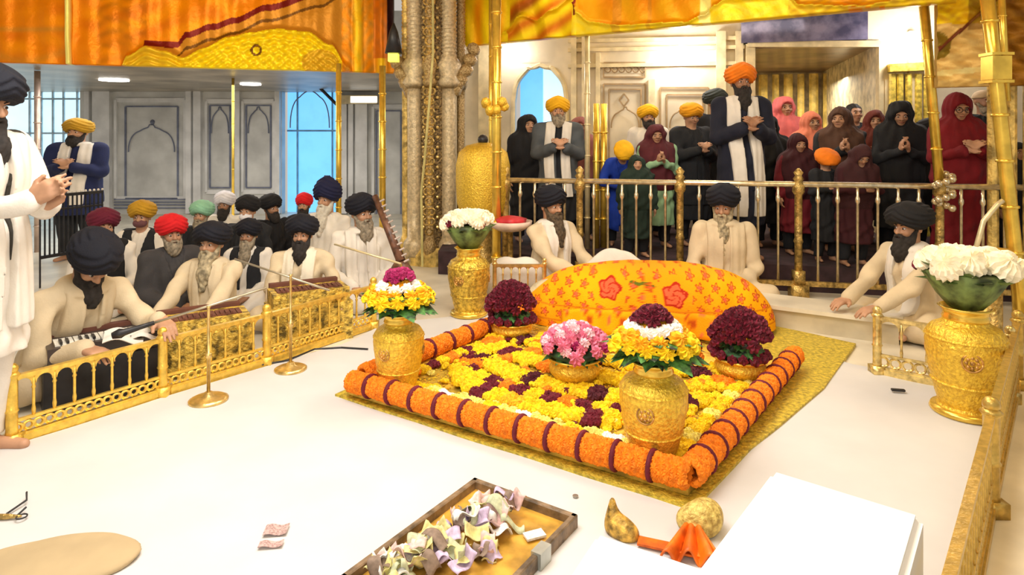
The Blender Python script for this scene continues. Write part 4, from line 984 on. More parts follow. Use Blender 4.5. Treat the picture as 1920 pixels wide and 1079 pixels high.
for k in range(2600):
    p = bed(rr.uniform(.03, .97), rr.uniform(.03, .93), .058+rr.uniform(0, .008)); a = rr.uniform(0, 6); s_ = rr.uniform(.006, .012); u_ = Vector((math.cos(a), math.sin(a), rr.uniform(-.4, .4)))*s_; v_ = Vector((-math.sin(a), math.cos(a), rr.uniform(-.3, .3)))*s_*.7
    pt.add([p-u_, p-v_, p+u_, p+v_, p+Vector((0, 0, .003))], [(0, 1, 4), (1, 2, 4), (2, 3, 4), (3, 0, 4), (3, 2, 1, 0)], rr.choice([0, 0, 0, 1, 1, 2]))
o = pt.build('loose_petals', [M_YO, M_YE, fm('ochre_petal', (205, 150, 30))]); tag(o, 'carpet of loose yellow and ochre petals covering the flower bed', 'petals', kind='stuff')
# ================================================================== vases and bouquets
def vase(x, y, z, R, H, label, m=GOLDE):
    t = thing('gold_vase', (x, y, z), label, 'vase')
    b = MB(); prof = [(.70, 0), (.80, .02), (.74, .05), (.66, .08), (.70, .12), (.80, .25), (.90, .40), (.98, .55), (1.0, .66), (.97, .75), (.85, .81), (.62, .85), (.56, .88)]
    pr = []
    for (a, c), (e, f) in zip(prof, prof[1:]):
        for k in range(4): pr.append(((a+(e-a)*k/4)*R, (c+(f-c)*k/4)*H))
    pr.append((prof[-1][0]*R, prof[-1][1]*H))
    b.lathe(pr, n=64, fn=lambda a, z_: 1+.012*math.sin(a*16)*math.sin(z_*60/H*.45)+.008*math.cos(a*32+z_*90)); vb = b.build('vase_body', m, t, True)
    b = MB(); b.lathe([(.55*R, .87*H), (.60*R, .90*H), (.56*R, .93*H), (.58*R, .97*H), (.70*R, 1.0*H), (.62*R, 1.005*H), (.5*R, .95*H)], n=32); b.build('vase_neck', PG, t, True)
    b = MB(); b.lathe([(.86*R, 0), (.9*R, .012), (.86*R, .03), (.7*R, .035)], n=32); b.build('vase_foot', PG, t, True)
    for k in range(3):
        md = MB(); a = -PI/2+.0+(k-1)*2.1-.45; q = Vector((math.cos(a), math.sin(a), 0)); c = q*R*.965+Vector((0, 0, H*.56)); md.ring(c, R*.24, R*.03, q, 18, 6); md.ball(c, R*.07, 8)
        u = Vector((-q.y, q.x, 0))
        for j in range(8): e = 2*PI*j/8; md.ball(c+(u*math.cos(e)+Vector((0, 0, 1))*math.sin(e))*R*.14, R*.055, 6)
        md.build('medallion', mat('copper_gold', (.62, .34, .10), .35, .6, .3, 30), vb, True)
    for zz, r_ in ((.30, .845), (.72, .985)):
        MB().lathe([(R*r_*.97, H*zz-R*.05), (R*r_*1.03, H*zz-R*.02), (R*r_*1.03, H*zz+R*.02), (R*r_*.97, H*zz+R*.05)], n=88, fn=lambda a, z_: 1+.012*math.sin(a*22)).build('bead_ring', m, vb, True)
    return t
def fset(t, name, me, n, R0, z0, R1=None, z1=None, dome=0, sc=1, jit=.0, a0=0.0, tilt=.8):
    for k in range(n):
        f = k/max(1, n-1); a = a0+k*2.39996 if dome else a0+2*PI*k/n
        if dome: rho = math.sqrt((k+.5)/n); x, y, z = R0*rho*math.cos(a), R0*rho*math.sin(a), z0+dome*math.sqrt(max(0, 1-rho*rho*.92))
        else: x, y, z = R0*math.cos(a), R0*math.sin(a), z0
        o = link(name, me, t); o.location = (x+random.uniform(-jit, jit), y+random.uniform(-jit, jit), z+random.uniform(-jit, jit))
        n_ = Vector((x*tilt, y*tilt, .55*R0+.001)); o.rotation_mode = 'QUATERNION'; o.rotation_quaternion = n_.to_track_quat('Z', 'Y'); s_ = sc*random.uniform(.88, 1.12); o.scale = (s_, s_, s_)
def leaves(t, n, r, z, L, up=.2, seed=2, w_=.3, m=PETG):
    rr = random.Random(seed); b = MB()
    for k in range(n):
        a = 2*PI*k/n+rr.uniform(-.2, .2); d = Vector((math.cos(a), math.sin(a), up+rr.uniform(-.25, .25))).normalized(); s = Vector((-math.sin(a), math.cos(a), rr.uniform(-.3, .3))).normalized(); p = Vector((math.cos(a)*r*.5, math.sin(a)*r*.5, z+rr.uniform(-.02, .02))); l = L*rr.uniform(.7, 1.15)
        mid = p+d*l*.5+Vector((0, 0, .02)); b.add([p, mid+s*l*w_, p+d*l-Vector((0, 0, .02)), mid-s*l*w_, mid+Vector((0, 0, .012)), mid-Vector((0, 0, .008))], [(0, 1, 4), (1, 2, 4), (2, 3, 4), (3, 0, 4), (1, 0, 5), (2, 1, 5), (3, 2, 5), (0, 3, 5)])
    b.build('leaves', m, t)
def holder(t, r0, r1, z0, z1, m): MB().lathe([(r0, z0), (r1, z1), (r1*.9, z1+.01)], n=20).build('flower_holder', m, t, True)
HOLD = mat('dark_green_wrap', (.03, .09, .03), .6, 0, .4, 20)
f_dark = head_mesh('dark_red_flower', .042, M_RD, 7, .3, .9, 8); f_rose = head_mesh('rose', .030, M_RD, 6, .18, 1, 9); f_pink = head_mesh('pink_flower', .033, M_PK, 8, .25, .8, 10); f_pp = head_mesh('pale_pink_flower', .032, M_PP, 8, .3, .7, 11)
f_wh = head_mesh('white_flower', .042, M_WH, 9, .25, .7, 12); f_ye = head_mesh('yellow_flower', .044, M_YE, 9, .25, .7, 13); f_yo = head_mesh('golden_flower', .044, M_YO, 9, .25, .7, 14); f_mg = head_mesh('magenta_flower', .04, M_MG, 7, .25, .9, 15); f_cr = head_mesh('chrysanthemum', .066, M_CR, 14, .16, .75, 16)
def layered(x, y, z, sc, label, top, white=10):
    t = thing('flower_arrangement', (x, y, z), label, 'bouquet'); holder(t, .08*sc, .16*sc, 0, .07*sc, HOLD); t.scale = (1, 1, .80)
    leaves(t, 34, .10*sc, .06*sc, .20*sc, -.05, 4); leaves(t, 26, .08*sc, .10*sc, .18*sc, .35, 9)
    fset(t, 'yellow_flower', f_ye, 13, .175*sc, .125*sc, sc=sc*1.05, jit=.01); fset(t, 'golden_flower', f_yo, 11, .145*sc, .165*sc, sc=sc, jit=.012, a0=.2); fset(t, 'white_flower', f_wh, white, .105*sc, .205*sc, sc=sc*.95, jit=.012); fset(t, 'golden_flower', f_yo, 5, .05*sc, .205*sc, sc=sc)
    fset(t, top[0], top[1], 18, .072*sc, .225*sc, dome=.085*sc, sc=sc*.75, jit=.008); return t
vase(-.64, 3.68, .05, .142, .45, 'gold vase standing on the left corner of the flower bed')
layered(-.64, 3.68, .05+.445, .96, 'round arrangement of yellow and white flowers with a magenta tuft, on the left corner vase', ('magenta_flower', f_mg), 8)
vase(.63, 2.90, .06, .150, .44, 'large gold vase at the front of the flower bed with a round medallion')
layered(.63, 2.90, .06+.435, .93, 'yellow, white and dark red tiered flower arrangement on the front vase', ('dark_red_flower', f_dark), 12)
vase(-.36, 5.42, .012, .175, .56, 'gold vase at the back left, beside the column and the tall pole', mat('deep_gold', (.86, .56, .08), .3, .7, .25, 40, .7, 55))
def mums(x, y, z, sc, label, fl, n, extra):
    t = thing('flower_arrangement', (x, y, z), label, 'bouquet'); MB().lathe([(.07*sc, 0), (.12*sc, .06*sc), (.185*sc, .17*sc), (.17*sc, .18*sc)], n=20, fn=lambda a, z_: 1+.04*math.sin(a*11)).build('green_wrap', mat('olive_green_wrap', (.14, .20, .05), .6, 0, .4, 12), t, True)
    leaves(t, 30, .17*sc, .09*sc, .17*sc, .8, 6, .28, mat('olive_leaf', (.10, .17, .04), .6, 0, .4, 12))
    fset(t, 'chrysanthemum', fl, n, .18*sc, .185*sc, dome=.06*sc, sc=sc, jit=.008, tilt=.6); fset(t, 'dark_red_flower', f_dark, extra, .19*sc, .175*sc, dome=.05*sc, sc=sc*.75, jit=.01, a0=1.1, tilt=.6); return t
mums(-.36, 5.42, .012+.555, 1.08, 'white chrysanthemums with dark leaves on the back left vase', f_cr, 13, 10)
vase(2.44, 3.50, .012, .188, .57, 'largest gold vase, at the right beside the railing corner')
mums(2.44, 3.50, .012+.565, 1.12, 'big cream white chrysanthemum arrangement on the right vase', f_cr, 14, 12)
def bowl(x, y, z, R, H, label):
    t = thing('gold_bowl', (x, y, z), label, 'bowl'); pr = [(.72, 0), (.75, .05), (.66, .12), (.80, .25), (.97, .45), (1.0, .62), (.90, .78), (.86, .84), (1.0, .93), (1.04, 1.0), (.95, 1.0), (.8, .9)]
    MB().lathe([(a*R, c*H) for a, c in pr], n=36, fn=lambda a, z_: 1+.015*math.sin(a*18)).build('bowl_body', GOLDE, t, True); MB().ring((0, 0, H), R*1.02, .008, n=30).build('rim', PG, t, True)
    return t
bowl(.365, 3.80, .06, .15, .15, 'gold bowl holding the pink bouquet, in the middle of the flower bed')
t = thing('flower_arrangement', (.365, 3.80, .185), 'round bouquet of pink, pale pink and magenta flowers in the middle bowl', 'bouquet'); holder(t, .10, .17, 0, .06, HOLD); leaves(t, 26, .12, .03, .13, .1, 3)
fset(t, 'pink_flower', f_pink, 38, .20, .04, dome=.14, sc=1.12, jit=.016); fset(t, 'magenta_flower', f_mg, 9, .20, .04, dome=.14, sc=.6, jit=.02, a0=1.4); fset(t, 'pale_pink_flower', f_pp, 16, .205, .045, dome=.16, sc=.95, jit=.01, a0=2.2); fset(t, 'dark_red_flower', f_dark, 12, .20, .04, dome=.13, sc=.5, jit=.01, a0=.7)
def redbq(x, y, z, sc, label, m_leaf):
    t = thing('flower_arrangement', (x, y, z), label, 'bouquet'); holder(t, .10*sc, .15*sc, 0, .06*sc, HOLD); leaves(t, 24, .12*sc, .05*sc, .12*sc, .3, 12)
    fset(t, 'dark_red_flower', f_dark, 60, .175*sc, .07*sc, dome=.24*sc, sc=sc*.98, jit=.014*sc); fset(t, 'rose', f_rose, 14, .17*sc, .05*sc, sc=sc*1.1, jit=.01); return t
bowl(1.355, 3.86, .06, .150, .13, 'gold bowl holding dark red flowers, on the right side of the flower bed')
redbq(1.355, 3.86, .17, .88, 'dark red flower bouquet in the right bowl of the flower bed', PETG)
bowl(.0, 4.66, .06, .145, .11, 'gold bowl holding dark red flowers, at the back left of the flower bed')
redbq(.0, 4.66, .155, .88, 'dark red flower bouquet in the back bowl, in front of the small railing', PETG)
t = thing('flower_spike', (1.12, 3.98, .06), 'small orange and red marigold bunch standing between the front vase and the right bowl', 'flowers'); fset(t, 'orange_flower', head_mesh('orange_flower', .03, M_OR, 8, .15, .8, 30), 12, .035, .02, dome=.11, jit=.006); fset(t, 'red_flower', head_mesh('red_flower', .03, fm('crimson_petal', (150, 12, 30)), 8, .2, .8, 31), 5, .03, .13, dome=.03)
# ================================================================== covered scripture
YC = s2l(248, 172, 2); YC2 = s2l(244, 150, 2); RC = s2l(178, 40, 14); PKc = s2l(228, 100, 60); GC = s2l(95, 100, 20)
DO = Vector((1.05, 5.16, .0)); DA = math.radians(-9)
def dome_pt(u, v):
    a = -PI/2+(u-.5)*2*PI; th = v*PI/2; ex = .72
    ca, sa = math.cos(a), math.sin(a); c_ = max(0, math.cos(th))**.62; s_ = math.sin(th)**.95
    x = .97*c_*(abs(ca)**ex)*(1 if ca > 0 else -1); y = .44*c_*(abs(sa)**ex)*(1 if sa > 0 else -1); z = .44*s_*(1-.10*max(0, -x/.97)**1.0)
    return x, y, z
def motif(x, z):
    c = mix(YC, YC2, .5+.5*math.sin(x*5+z*3))
    for cx, cz, R in ((-.27, .305, .082), (.20, .275, .088)):
        dx, dz_ = (x-cx), (z-cz)*1.1; q = math.hypot(dx, dz_); a = math.atan2(dz_, dx); rr_ = R*(1+.13*math.sin(a*5+1))
        if q < rr_:
            c = PKc
            if abs(q-rr_*.92) < .010 or abs((q*38+a*1.1) % 1.9-.95) < .22: c = RC
    for cx, cz in ((-.10, .35), (-.06, .34), (.0, .335), (.04, .33), (-.02, .345)):
        if ((x-cx)/.03)**2+((z-cz)/.012)**2 < 1: c = GC
    gx = (x+10.0) % .12-.06; row = math.floor((z)/.072); gz = z-(row+.5)*.072
    inrose = any(math.hypot(x-cx, z-cz) < .13 for cx, cz in ((-.27, .305), (.20, .275)))
    if not inrose and abs(x) > .0:
        gx = (x+10.0+.06*(row % 2)) % .12-.06; q = math.hypot(gx, gz); a = math.atan2(gz, gx)
        rr_ = .023*(1+.35*math.cos(a*5))
        if abs(q-rr_) < .0055: c = mix(RC, YC, .15)
        elif q < rr_*.6: c = PKc
        elif q < .012: c = GC
    if abs(z-.165) < .005 or abs(z-.06) < .006: c = mix(RC, YC, .5)
    return c
b = MB(); cols = []; NU, NVv = 520, 130
for j in range(NVv+1):
    for i in range(NU):
        x, y, z = dome_pt(i/NU, j/NVv); wv = .008*math.sin(x*14+z*9)+.005*math.sin(x*33-y*8)
        b.v.append((x, y-wv*1.2, z+wv*.5)); cols.append(motif(x, z+.05*(y > 0)))
b.f = [(j*NU+i, j*NU+(i+1) % NU, (j+1)*NU+(i+1) % NU, (j+1)*NU+i) for j in range(NVv) for i in range(NU)]; b.m = [0]*len(b.f)
me = b.mesh('embroidered_cloth', vmat('embroidered_satin', .8, 0, .25, 90), True); setcol(me, cols)
DT = thing('covered_scripture', (DO.x, DO.y, .055), 'long rounded mound covered by an orange yellow embroidered cloth with red roses', 'covered scripture', rz=DA)
link('embroidered_cloth', me, DT)
b = MB(); b.grid(lambda u, v: Vector((-.62+1.3*u, -.46-.02*math.sin(u*40)-.05*(1-v), .0+.17*v)), 60, 6); me = b.mesh('front_drape', vmat('embroidered_satin', .8, 0, .25, 90), True); setcol(me, [motif(v[0], v[2]+.01) for v in b.v]); o = link('front_drape', me, DT); o.modifiers.new('s', 'SOLIDIFY').thickness = .008
def mound(name, pos, prims, label, cat, m, h=.012, amp=.008, floor=0):
    S = SDF()
    for c, r in prims: S.ell(c, r, None, .05)
    lo, hi = S.bounds(.02); o = netmesh(name, lambda q: np.maximum(S(q)+amp*(np.sin(q[:, 0]*30+3*np.sin(q[:, 1]*19))+np.sin(q[:, 1]*37+q[:, 0]*14))*.6, .002-q[:, 2]), np.array([lo[0], lo[1], -.01]), hi, h, m)
    o.location = pos; return tag(o, label, cat)
mound('white_cushion', (.92, 5.82, .012), [((0, 0, .2), (.28, .10, .28)), ((.22, 0, .15), (.18, .11, .22)), ((-.2, 0, .12), (.16, .10, .22))], 'heap of white cloth and cushion behind the orange covered mound', 'cushion', WHITE)
mound('folded_cloth', (-.02, 5.80, .0), [((0, 0, .2), (.25, .08, .22)), ((.15, 0, .28), (.15, .08, .14))], 'white cloth folded over the small golden railing', 'cloth', WHITE)
mound('beige_cushion', (.33, 5.22, .03), [((0, 0, .12), (.24, .12, .20)), ((.1, .05, .2), (.16, .12, .14))], 'beige cushion tucked at the left end of the orange mound', 'cushion', mat('beige_cloth', (.60, .50, .32), .85, 0, .15, 9, .2, 60), .012)
# low white kerb at the right
t = thing('marble_bench', (1.9, 5.2, 0), 'low cream marble ledge at the right, behind the flower bed', 'ledge', rz=math.atan2(-.58, .95)); MB().box((.50, .16, .075), (1.05, .34, .15)).build('ledge_body', mat('beige_marble', (.62, .54, .38), .4, 0, .1, 4), t); MB().box((.50, .15, .165), (1.10, .40, .03)).build('ledge_top', MARB, t)
# ================================================================== gold urn, tray
t = thing('gold_urn', (-.30, 6.72, 0), 'tall golden domed urn on a pedestal beside the column', 'urn')
MB().lathe([(.24, 0), (.24, .08), (.12, .14), (.10, .5), (.16, .64), (.24, .70)], n=28).build('pedestal', BRASSD, t, True)
MB().lathe([(.22, .70), (.25, .74), (.27, .82), (.28, 1.0), (.28, 1.2), (.25, 1.33), (.17, 1.40), (.06, 1.43)], n=48, fn=lambda a, z: 1+.012*math.sin(a*14)*math.sin(z*50)).build('urn_body', GOLDE, t, True)
MB().ball((0, 0, 1.46), .055, 12).build('knob', BLACKM, t, True)
t = thing('offering_tray', P(957, 432, 6.22), 'round pale tray with red cloth on a stand, behind the gold pole', 'tray'); zz = t.location.z
MB().lathe([(.12, 0), (.20, .04), (.21, .09), (.19, .09), (.18, .05)], n=30).build('dish', mat('pinkish_plate', (.80, .62, .50), .4), t, True); MB().lathe([(.14, .06), (.15, .11), (.08, .13), (.02, .14)], n=24, fn=lambda a, z: 1+.1*math.sin(a*7)).build('red_cloth', mat('red_satin', (.60, .03, .04), .5), t, True); MB().lathe([(.12, -zz), (.12, -zz+.03), (.025, -zz+.06), (.025, -.02), (.1, 0)], n=16).build('stand', BRASSD, t, True)
t = thing('hanging_lamp', P(738, 60, 7.3), 'small yellow lit lamp with a dark tapered shade, hanging beside the column', 'lamp'); MB().lathe([(.01, .1), (.05, .0), (.10, -.24), (.09, -.24)], n=14).build('lamp_shade', BLACKM, t, True); MB().box((0, 0, -.29), (.11, .11, .09)).build('bulb', mat('yellow_bulb', (.9, .8, .1), .4, emit=(.9, .85, .1), es=1.2), t); MB().tube([(0, 0, .09), (0, 0, 3.35-t.location.z)], .006).build('cord', BLACKM, t)
t = MB().tube([P(812, -60, 7.25), P(812, 100, 7.2), P(806, 180, 7.2), P(796, 300, 7.25), P(790, 360, 7.25), P(792, 500, 7.2)], .014, 6).build('hanging_cable', mat('yellow_cable', (.62, .55, .22), .5)); tag(t, 'pale yellow cable hanging down the front of the ornate column', 'cable')
# ================================================================== microphones and instruments
def micstand(base, ztop, label, r, boom=None):
    t = thing('microphone_stand', base, label, 'microphone stand'); MB().lathe([(r, 0), (r, .012), (r*.8, .022), (r*.3, .03), (.02, .05)], n=28).build('base', BRASS, t, True)
    MB().lathe([(.010, .04), (.010, ztop*.45), (.018, ztop*.46), (.018, ztop*.5), (.008, ztop*.51), (.008, ztop-.01), (.014, ztop)], n=10).build('pole', BRASS, t, True)
    if boom:
        a, c, mic = boom; a = Vector(a)-t.location; c = Vector(c)-t.location; bo = MB().tube([a, c], .007, 8).build('boom', mat('boom_metal', (.55, .50, .38), .3, .7), t, True)
        if mic: d = (c-a).normalized(); e = a if mic < 0 else c; d = -d if mic < 0 else d; MB().tube([e-d*.02, e+d*.05, e+d*.13, e+d*.15, e+d*.19], [.012, .014, .02, .028, .018], 12).build('microphone', BLACKM, bo, True)
    return t
b1 = G(391, 752, .012); micstand(b1, CH-(575-HY)*b1.y/F-.012, 'brass microphone stand with a round base, left one on the white cloth', .105, (P(282, 608, b1.y+.0), P(500, 540, b1.y+.25), -1))
b2 = G(545, 694, .012); micstand(b2, CH-(515-HY)*b2.y/F-.012, 'brass microphone stand with a long boom, right one on the white cloth', .10, (P(440, 486, b2.y+.1), P(618, 545, b2.y), 0))
t = thing('microphone_boom', Vector((P(757, 500, 5.3).x, 5.3, 0)), 'slanting brass microphone boom pointing at the white robed man by the column', 'microphone stand'); O = t.location
MB().tube([P(752, 495, 5.3)-O, P(627, 458, 5.4)-O], .009, 8).build('boom', mat('ivory_gold', (.82, .70, .42), .3, .4), t, True); MB().tube([(0, 0, .02), P(752, 495, 5.3)-O], .01, 8).build('pole', BRASS, t); MB().lathe([(.1, 0), (.1, .015), (.02, .03)], n=20).build('base', BRASS, t, True)
def harmonium(x, y, rz, label, cover, z=.0, hh=.36):
    t = thing('harmonium', (x, y, z), label, 'harmonium', rz=rz); BR_ = mat('gold_brocade_cloth', (.70, .48, .08), .5, .3, .4, 24, .8, 60)
    MB().box((0, 0, hh*.35), (.58, .28, hh*.7)).build('stand_cloth', BR_ if cover else BLACKM, t); ca = MB().box((0, 0, hh*.82), (.54, .25, hh*.26)).build('case', BR_ if cover else mat('dark_case', (.05, .035, .03), .4), t)
    b = MB()
    for k in range(15): b.box((-.22+.031*k, -.02, hh*.96), (.026, .13, .012))
    if not cover: b.build('white_keys', mat('ivory_keys', (.8, .78, .7), .4), ca); b = MB()
    for k in (0, 1, 3, 4, 5, 7, 8, 10, 11, 12): b.box((-.205+.031*k, -.045, hh*.985), (.014, .08, .016))
    if not cover: b.build('black_keys', BLACKM, ca); b = MB()
    for k in range(7): b.box((0, .14+.008*k, hh*.86+.0*k), (.5-.01*(k % 2), .006, hh*.3))
    b.build('bellows', mat('bellows', (.15, .05, .03), .7), t); return t
harmonium(-2.38, 3.78, math.radians(40), 'dark harmonium with papers before the bowing musician at the far left', False)
harmonium(-2.0, 4.20, math.radians(32), 'gold draped harmonium before the smiling long bearded musician', True)
harmonium(-1.50, 4.80, math.radians(30), 'gold draped harmonium before the black bearded musician', True, hh=.40)
for (px, py, d, s, lab) in ((232, 632, 3.72, 1, 'folded white paper lying on the dark harmonium'), (276, 628, 3.8, .8, 'small white paper at the right end of the dark harmonium')):
    o = MB().grid(lambda u, v: Vector(((u-.5)*.2*s, (v-.5)*.15*s, .02*math.sin(u*5)+.01*math.sin(v*7))), 10, 8).build('paper_sheet', WHITE); o.location = P(px, py, d); o.rotation_euler = (.15, .1, .5); o.modifiers.new('s', 'SOLIDIFY').thickness = .004; tag(o, lab, 'paper')
t = thing('string_instrument', (P(752, 540, 5.45).x, 5.45, 0), 'dark bowed string instrument with pegs leaning beside the white robed man', 'string instrument'); O = t.location
a = P(752, 490, 5.4)-O; c = P(703, 368, 5.7)-O; DW = mat('dark_rosewood', (.16, .07, .04), .4, 0, .3, 20)
nk_ = MB().tube([a, c], [.04, .028], 8).build('neck', DW, t, True); MB().tube([Vector((0, 0, .02)), Vector((0, 0, .12)), a*.6+Vector((0, 0, .1)), a], [.08, .12, .10, .05], 14).build('sound_box', DW, t, True)
b = MB()
for k in range(12): q = a.lerp(c, k/12); b.tube([q+Vector((.03, -.03, 0)), q+Vector((.07, -.03, .02))], .009, 6)
b.build('pegs', mat('ivory_pegs', (.6, .5, .45), .4), nk_)
# black lattice stand at the far left
t = thing('black_balustrade', (P(75, 400, 6.4).x, 6.4, 0), 'low black lattice balustrade with white knobs, behind the maroon turban', 'balustrade'); O = t.location; e = P(192, 370, 7.0)-O; e.z = 0
zt = .90; b = MB(); b.beam((0, 0, zt), e+Vector((0, 0, zt)), .03, .03); b.beam((0, 0, zt-.14), e+Vector((0, 0, zt-.14)), .03, .02); b.beam((0, 0, .3), e+Vector((0, 0, .3)), .03, .03); b.build('rails', BLACKM, t)
b = MB(); kn = MB()
for k in range(15): q = e*(k/14); b.beam(q+Vector((0, 0, 0 if k % 7 == 0 else .3)), q+Vector((0, 0, zt)), .012, .012); kn.ball(q+Vector((0, 0, zt+.025)), .014, 6)
b.build('bars', BLACKM, t); kn.build('knobs', WHITE, t)
o = MB().tube([G(470, 688, .02), G(540, 676, .02), G(590, 655, .02), G(640, 652, .02), G(690, 655, .02)], .006, 6).build('floor_cable', BLACKM); tag(o, 'thin dark cable on the white cloth between the right microphone stand and corner vase', 'cable')
# ================================================================== tray with banknotes
TX = Vector((.407, -.269, 0)).normalized(); TY = Vector((.463, .567, 0)).normalized(); ang = math.atan2(TX.y, TX.x)
t = thing('wooden_tray', (-.168+.01, 2.737, .013), 'dark wooden framed tray with a golden bottom holding a heap of banknotes', 'tray', rz=ang); W_, L_ = .49, .74
MB().box((W_/2, -L_/2, .012), (W_-.02, L_-.02, .012)).build('tray_bottom', mat('golden_wood', (.62, .34, .05), .35, .1, .25, 9), t)
for (cx, cy, sx, sy) in ((W_/2, -.012, W_, .024), (W_/2, -L_+.012, W_, .024), (.012, -L_/2, .024, L_), (W_-.012, -L_/2, .024, L_)):
    o = MB().box((cx, cy, .026), (sx, sy, .052)).build('tray_side', WOOD, t); bv = o.modifiers.new('b', 'BEVEL'); bv.width = .004
MB().box((W_-.008, -.26, .032), (.04, .07, .056)).build('clasp', mat('steel_clasp', (.55, .58, .55), .3, .6), t)
R2 = Matrix.Rotation(ang, 3, 'Z'); rr = random.Random(21)
NC = [('lilac', (205, 185, 215)), ('pale yellow', (225, 215, 150)), ('pinkish', (225, 190, 185)), ('white', (228, 226, 222)), ('grey brown', (140, 120, 105)), ('pale green', (200, 205, 170))]
for k in range(64):
    f = rr.random(); c = Vector((.13+.12*f+rr.gauss(0, .055), -.66+.54*f+rr.gauss(0, .03), 0)); c.x = min(max(c.x, .07), .42); c.y = min(max(c.y, -.68), -.06)
    hz = max(0, .07-abs(c.x-.13-.12*f)*.8)*rr.random(); nm, rgb = NC[rr.randrange(6)]; cr = rr.uniform(.010, .026); p1, p2 = rr.uniform(0, 6), rr.uniform(2, 4)
    b = MB(); Ln, Wn = .105, .052
    b.grid(lambda u, v: Vector(((u-.5)*Ln*(1-cr*9*abs(math.sin(p1))), (v-.5)*Wn, cr*math.sin(u*p2*2+p1)*1.1+cr*.4*math.sin(v*6+p1))), 12, 5)
    o = b.build('banknote', mat('note_'+nm.replace(' ', '_'), s2l(*rgb), .8, 0, .12, 60), None, True); o.modifiers.new('s', 'SOLIDIFY').thickness = .0012
    o.location = Vector(t.location)+R2 @ Vector((c.x, c.y, .050+hz)); o.rotation_euler = (rr.uniform(-.6, .6), rr.uniform(-.5, .5), rr.uniform(0, 6)); tag(o, 'crumpled %s banknote in the heap on the wooden tray' % nm, 'banknote', 'crumpled %s banknotes on the tray' % nm)
o = MB().box((0, 0, 0), (.075, .045, .008)).build('banknote', mat('note_white', (.8, .8, .8))); o.location = Vector(t.location)+R2 @ Vector((.40, -.17, .030)); o.rotation_euler = (0, 0, .4); tag(o, 'flat folded pale note lying alone at the right end of the wooden tray', 'banknote')
# note and trifles on the cloth
def printed_note():
    m = bpy.data.materials.new('printed_note'); m.use_nodes = True; nt = m.node_tree; n = nt.nodes.new('ShaderNodeTexVoronoi'); n.inputs['Scale'].default_value = 110; tc = nt.nodes.new('ShaderNodeTexCoord'); nt.links.new(tc.outputs['Object'], n.inputs['Vector'])
    r = nt.nodes.new('ShaderNodeValToRGB'); nt.links.new(n.outputs['Distance'], r.inputs[0]); r.color_ramp.elements[0].color = (.22, .10, .10, 1); r.color_ramp.elements[1].color = (.55, .40, .38, 1); r.color_ramp.elements[1].position = .7; nt.links.new(r.outputs[0], nt.nodes['Principled BSDF'].inputs[0]); return m
pn = printed_note()
for (px, py, sx, sy, lab) in ((518, 993, .085, .032, 'small pinkish banknote lying on the white cloth, upper of the pair left of the tray'), (508, 1020, .085, .018, 'narrow folded banknote lying on the white cloth, lower of the pair left of the tray')):
    o = MB().grid(lambda u, v: Vector(((u-.5)*sx, (v-.5)*sy*2, .004*math.sin(u*7))), 10, 4).build('banknote', pn); o.modifiers.new('s', 'SOLIDIFY').thickness = .002; o.location = G(px, py, .024); o.rotation_euler = (0, 0, .12); tag(o, lab, 'banknote')
o = MB().lathe([(.012, 0), (.012, .003)], n=14).build('coin', mat('coin_metal', (.4, .4, .35), .3, .7)); o.location = G(1079, 931, .016); tag(o, 'single coin lying between the tray and the flower bed', 'coin')
o = MB().box((0, 0, 0), (.075, .022, .014)).build('dark_clip', BLACKM); o.location = G(1684, 732, .025); o.rotation_euler = (0, 0, -.2); bv = o.modifiers.new('b', 'BEVEL'); bv.width = .004; tag(o, 'small dark object lying on the white cloth by the short railing', 'clip')
# gold and orange cloths at the front corner
mound('gold_cloth_bundle', G(1312, 998, .01), [((0, 0, .045), (.085, .06, .06)), ((.03, .02, .07), (.05, .05, .035))], 'rounded bundle of gold dotted brocade at the front corner of the flower bed', 'cloth bundle', mat('dotted_brocade', (.80, .62, .18), .5, .2, .4, 55, .6, 60, col2=(.42, .28, .06)), .007, .003)
b = MB(); b.grid(lambda u, v: Vector(((u-.5)*.06+(u-.5)*.17*v, -.17*v+.03*math.cos((u-.5)*3), .05+.02*math.sin(u*19)*(.3+v)-.03*v)), 40, 12); o = b.build('orange_cloth', mat('orange_satin', s2l(250, 110, 10), .5, 0, .25, 14), None, True); o.modifiers.new('s', 'SOLIDIFY').thickness = .006; o.location = G(1300, 1015, .012); o.rotation_euler = (0, 0, -.25); tag(o, 'bright orange pleated cloth fanning out from the gold bundle', 'cloth')
mound('gold_cloth_cone', G(1160, 1003, .01), [((0, 0, .03), (.045, .035, .04)), ((-.02, .02, .075), (.018, .018, .055)), ((.035, -.03, .02), (.035, .03, .03))], 'small peaked ochre gold cloth standing on the white floor cloth', 'cloth', mat('ochre_gold', (.60, .36, .06), .5, .2, .4, 30, .5, 50), .006, .002)
o = MB().box((0, 0, .012), (.26, .05, .008)).build('orange_ribbon', MT['orange_satin']); o.location = G(1265, 1035, .012); o.rotation_euler = (0, 0, -.35); tag(o, 'flat orange ribbon trailing left from the gold bundle', 'ribbon')
